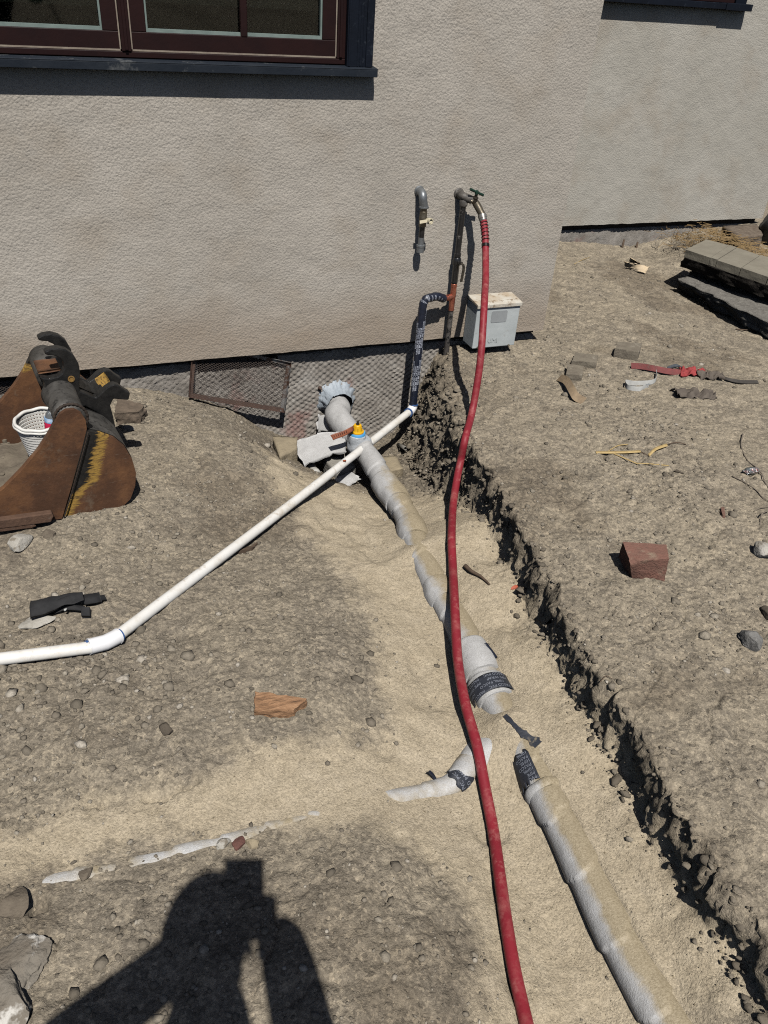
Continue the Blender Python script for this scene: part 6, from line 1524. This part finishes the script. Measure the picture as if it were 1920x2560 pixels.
# ------------------------------------------------------------------ the photographer (only the shadow shows)
ph_c = EYE - CF*.006
person = None
phone = thing('phone', ph_c - CU*.055, 'dark smartphone held up to take the picture', 'phone')
m_ = MB(); Rm = np.stack([CR, CU, CF], 1)
box(m_, EYE - CF*.009 - CU*.062 + CR*.0, (.082, .158, .009), Rm); m_.build('body', mat('phone_shell', (.03, .03, .033), .4), phone, smooth=False, bevel=.002)
m_ = MB(); box(m_, EYE - CF*.0142 - CU*.062, (.074, .148, .001), Rm); m_.build('screen', mat('phone_screen', (.01, .01, .012), .15), phone, smooth=False)
hands_c = EYE - CF*.02 - CU*.10
head = EYE - CF*.25 - CU*.032 - CR*.030
gf = gz(-.2, -.45)
pelvis = np.array([-.26, -.47, gf + .93]); chest = np.array([-.255, -.40, gf + 1.25]); neck = np.array([head[0]-.01, head[1]-.07, head[2]-.16])
sl_, sr_ = neck + np.array([-.18, .05, -.07]), neck + np.array([.15, -.06, -.10])
el_, er_ = np.array([-.43, -.12, 1.20]), np.array([.065, -.15, 1.10])
wl_, wr_ = hands_c - CR*.075 - CU*.035, hands_c + CR*.075 - CU*.035
J = [pelvis, chest, neck, head - np.array([0, .03, .06]), sl_, el_, wl_, sr_, er_, wr_,
     pelvis + np.array([-.10, 0, -.04]), np.array([-.30, -.44, gf+.50]), np.array([-.31, -.48, gf+.09]), np.array([-.32, -.36, gf+.035]),
     pelvis + np.array([.10, 0, -.04]), np.array([-.09, -.44, gf+.50]), np.array([-.08, -.50, gf+.09]), np.array([-.07, -.38, gf+.035]), hands_c - CR*.045 - CU*.005, hands_c + CR*.045 - CU*.005]
E_ = [(0, 1), (1, 2), (2, 3), (1, 4), (4, 5), (5, 6), (1, 7), (7, 8), (8, 9), (0, 10), (10, 11), (11, 12), (12, 13), (0, 14), (14, 15), (15, 16), (16, 17), (6, 18), (9, 19)]
RAD = [.155, .175, .075, .075, .075, .066, .050, .068, .060, .052, .095, .062, .045, .04, .095, .062, .045, .04, .030, .030]
base_p = np.array([-.2, -.45, gf])
me = bpy.data.meshes.new('body'); me.from_pydata([tuple(p - base_p) for p in J], E_, []); me.update()
person = thing('person', base_p, 'person standing with raised phone, casting a shadow on the dirt', 'person')
bo = link(bpy.data.objects.new('body', me)); bo.parent = person; me.materials.append(mat('dark_work_clothes', (.05, .055, .065), .9, (.04, .042, .05), 20)); ORG[bo] = base_p
sk = bo.modifiers.new('skin', 'SKIN')
for d_, rr in zip(me.skin_vertices[0].data, RAD): d_.radius = (rr, rr)
me.skin_vertices[0].data[0].use_root = True
ss = bo.modifiers.new('sub', 'SUBSURF'); ss.levels = 2; ss.render_levels = 2
M_SKIN = mat('skin', (.36, .22, .16), .6, (.32, .19, .14), 20)
m_ = MB(); v, f = ico(4); v = v.copy(); fwd = nrm(np.array([CF[0], CF[1], -.15])); rt3 = nrm(np.cross(fwd, (0, 0, 1))); up3 = np.cross(rt3, fwd)
hv = v[:, :1]*rt3*.078 + v[:, 1:2]*fwd*.098 + v[:, 2:]*up3*.118*(1 - .12*(v[:, 1:2] > .3)*(v[:, 2:] < 0))
nose = np.exp(-((v[:, 0]/.16)**2 + ((v[:, 2]+.08)/.22)**2))*(v[:, 1] > 0); hv += fwd*(nose*.022)[:, None]
for sx in (-1, 1): hv -= fwd*(np.exp(-(((v[:, 0]-sx*.38)/.16)**2 + ((v[:, 2]-.08)/.12)**2))*(v[:, 1] > 0)*.010)[:, None]
hv -= fwd*(np.exp(-((v[:, 0]/.3)**2 + ((v[:, 2]+.45)/.05)**2))*(v[:, 1] > 0)*.005)[:, None]
m_.add(head + hv, f); m_.build('head', M_SKIN, person)
for sx in (-1, 1):
    m_ = MB(); rock(m_, head + rt3*sx*.080 - up3*.004, (.010, .022, .032), 2, 2, .08, rz=0); m_.build('ear', M_SKIN, person)
m_ = MB(); sel = (v[:, 2] > .12) | (v[:, 1] < -.35); hh = head + hv*1.13; m_.add(hh, [q for q in f if all(sel[i] for i in q)]); m_.build('hair', mat('dark_hair', (.02, .015, .012), .7), person)
for sx, w in ((-1, wl_), (1, wr_)):
    m_ = MB(); palm = hands_c + CR*sx*.048 - CU*.01 - CF*.004; box(m_, palm, (.028, .085, .075), Rm)
    for k in range(4):
        b = palm + CU*(.032 - .021*k) + CF*.030; tube(m_, resample([b, b + CF*.018 - CR*sx*.006, b + CF*.014 - CR*sx*.030, b + CF*.010 - CR*sx*(.042 - .004*abs(k-1))], 10), np.linspace(.0095, .0075, 10), 8)
    b = palm + CU*.035 - CF*.02; tube(m_, resample([b, b + CU*.015 - CR*sx*.015, b + CU*.030 - CR*sx*.032], 8), np.linspace(.011, .009, 8), 8)
    m_.build('hand', M_SKIN, person)
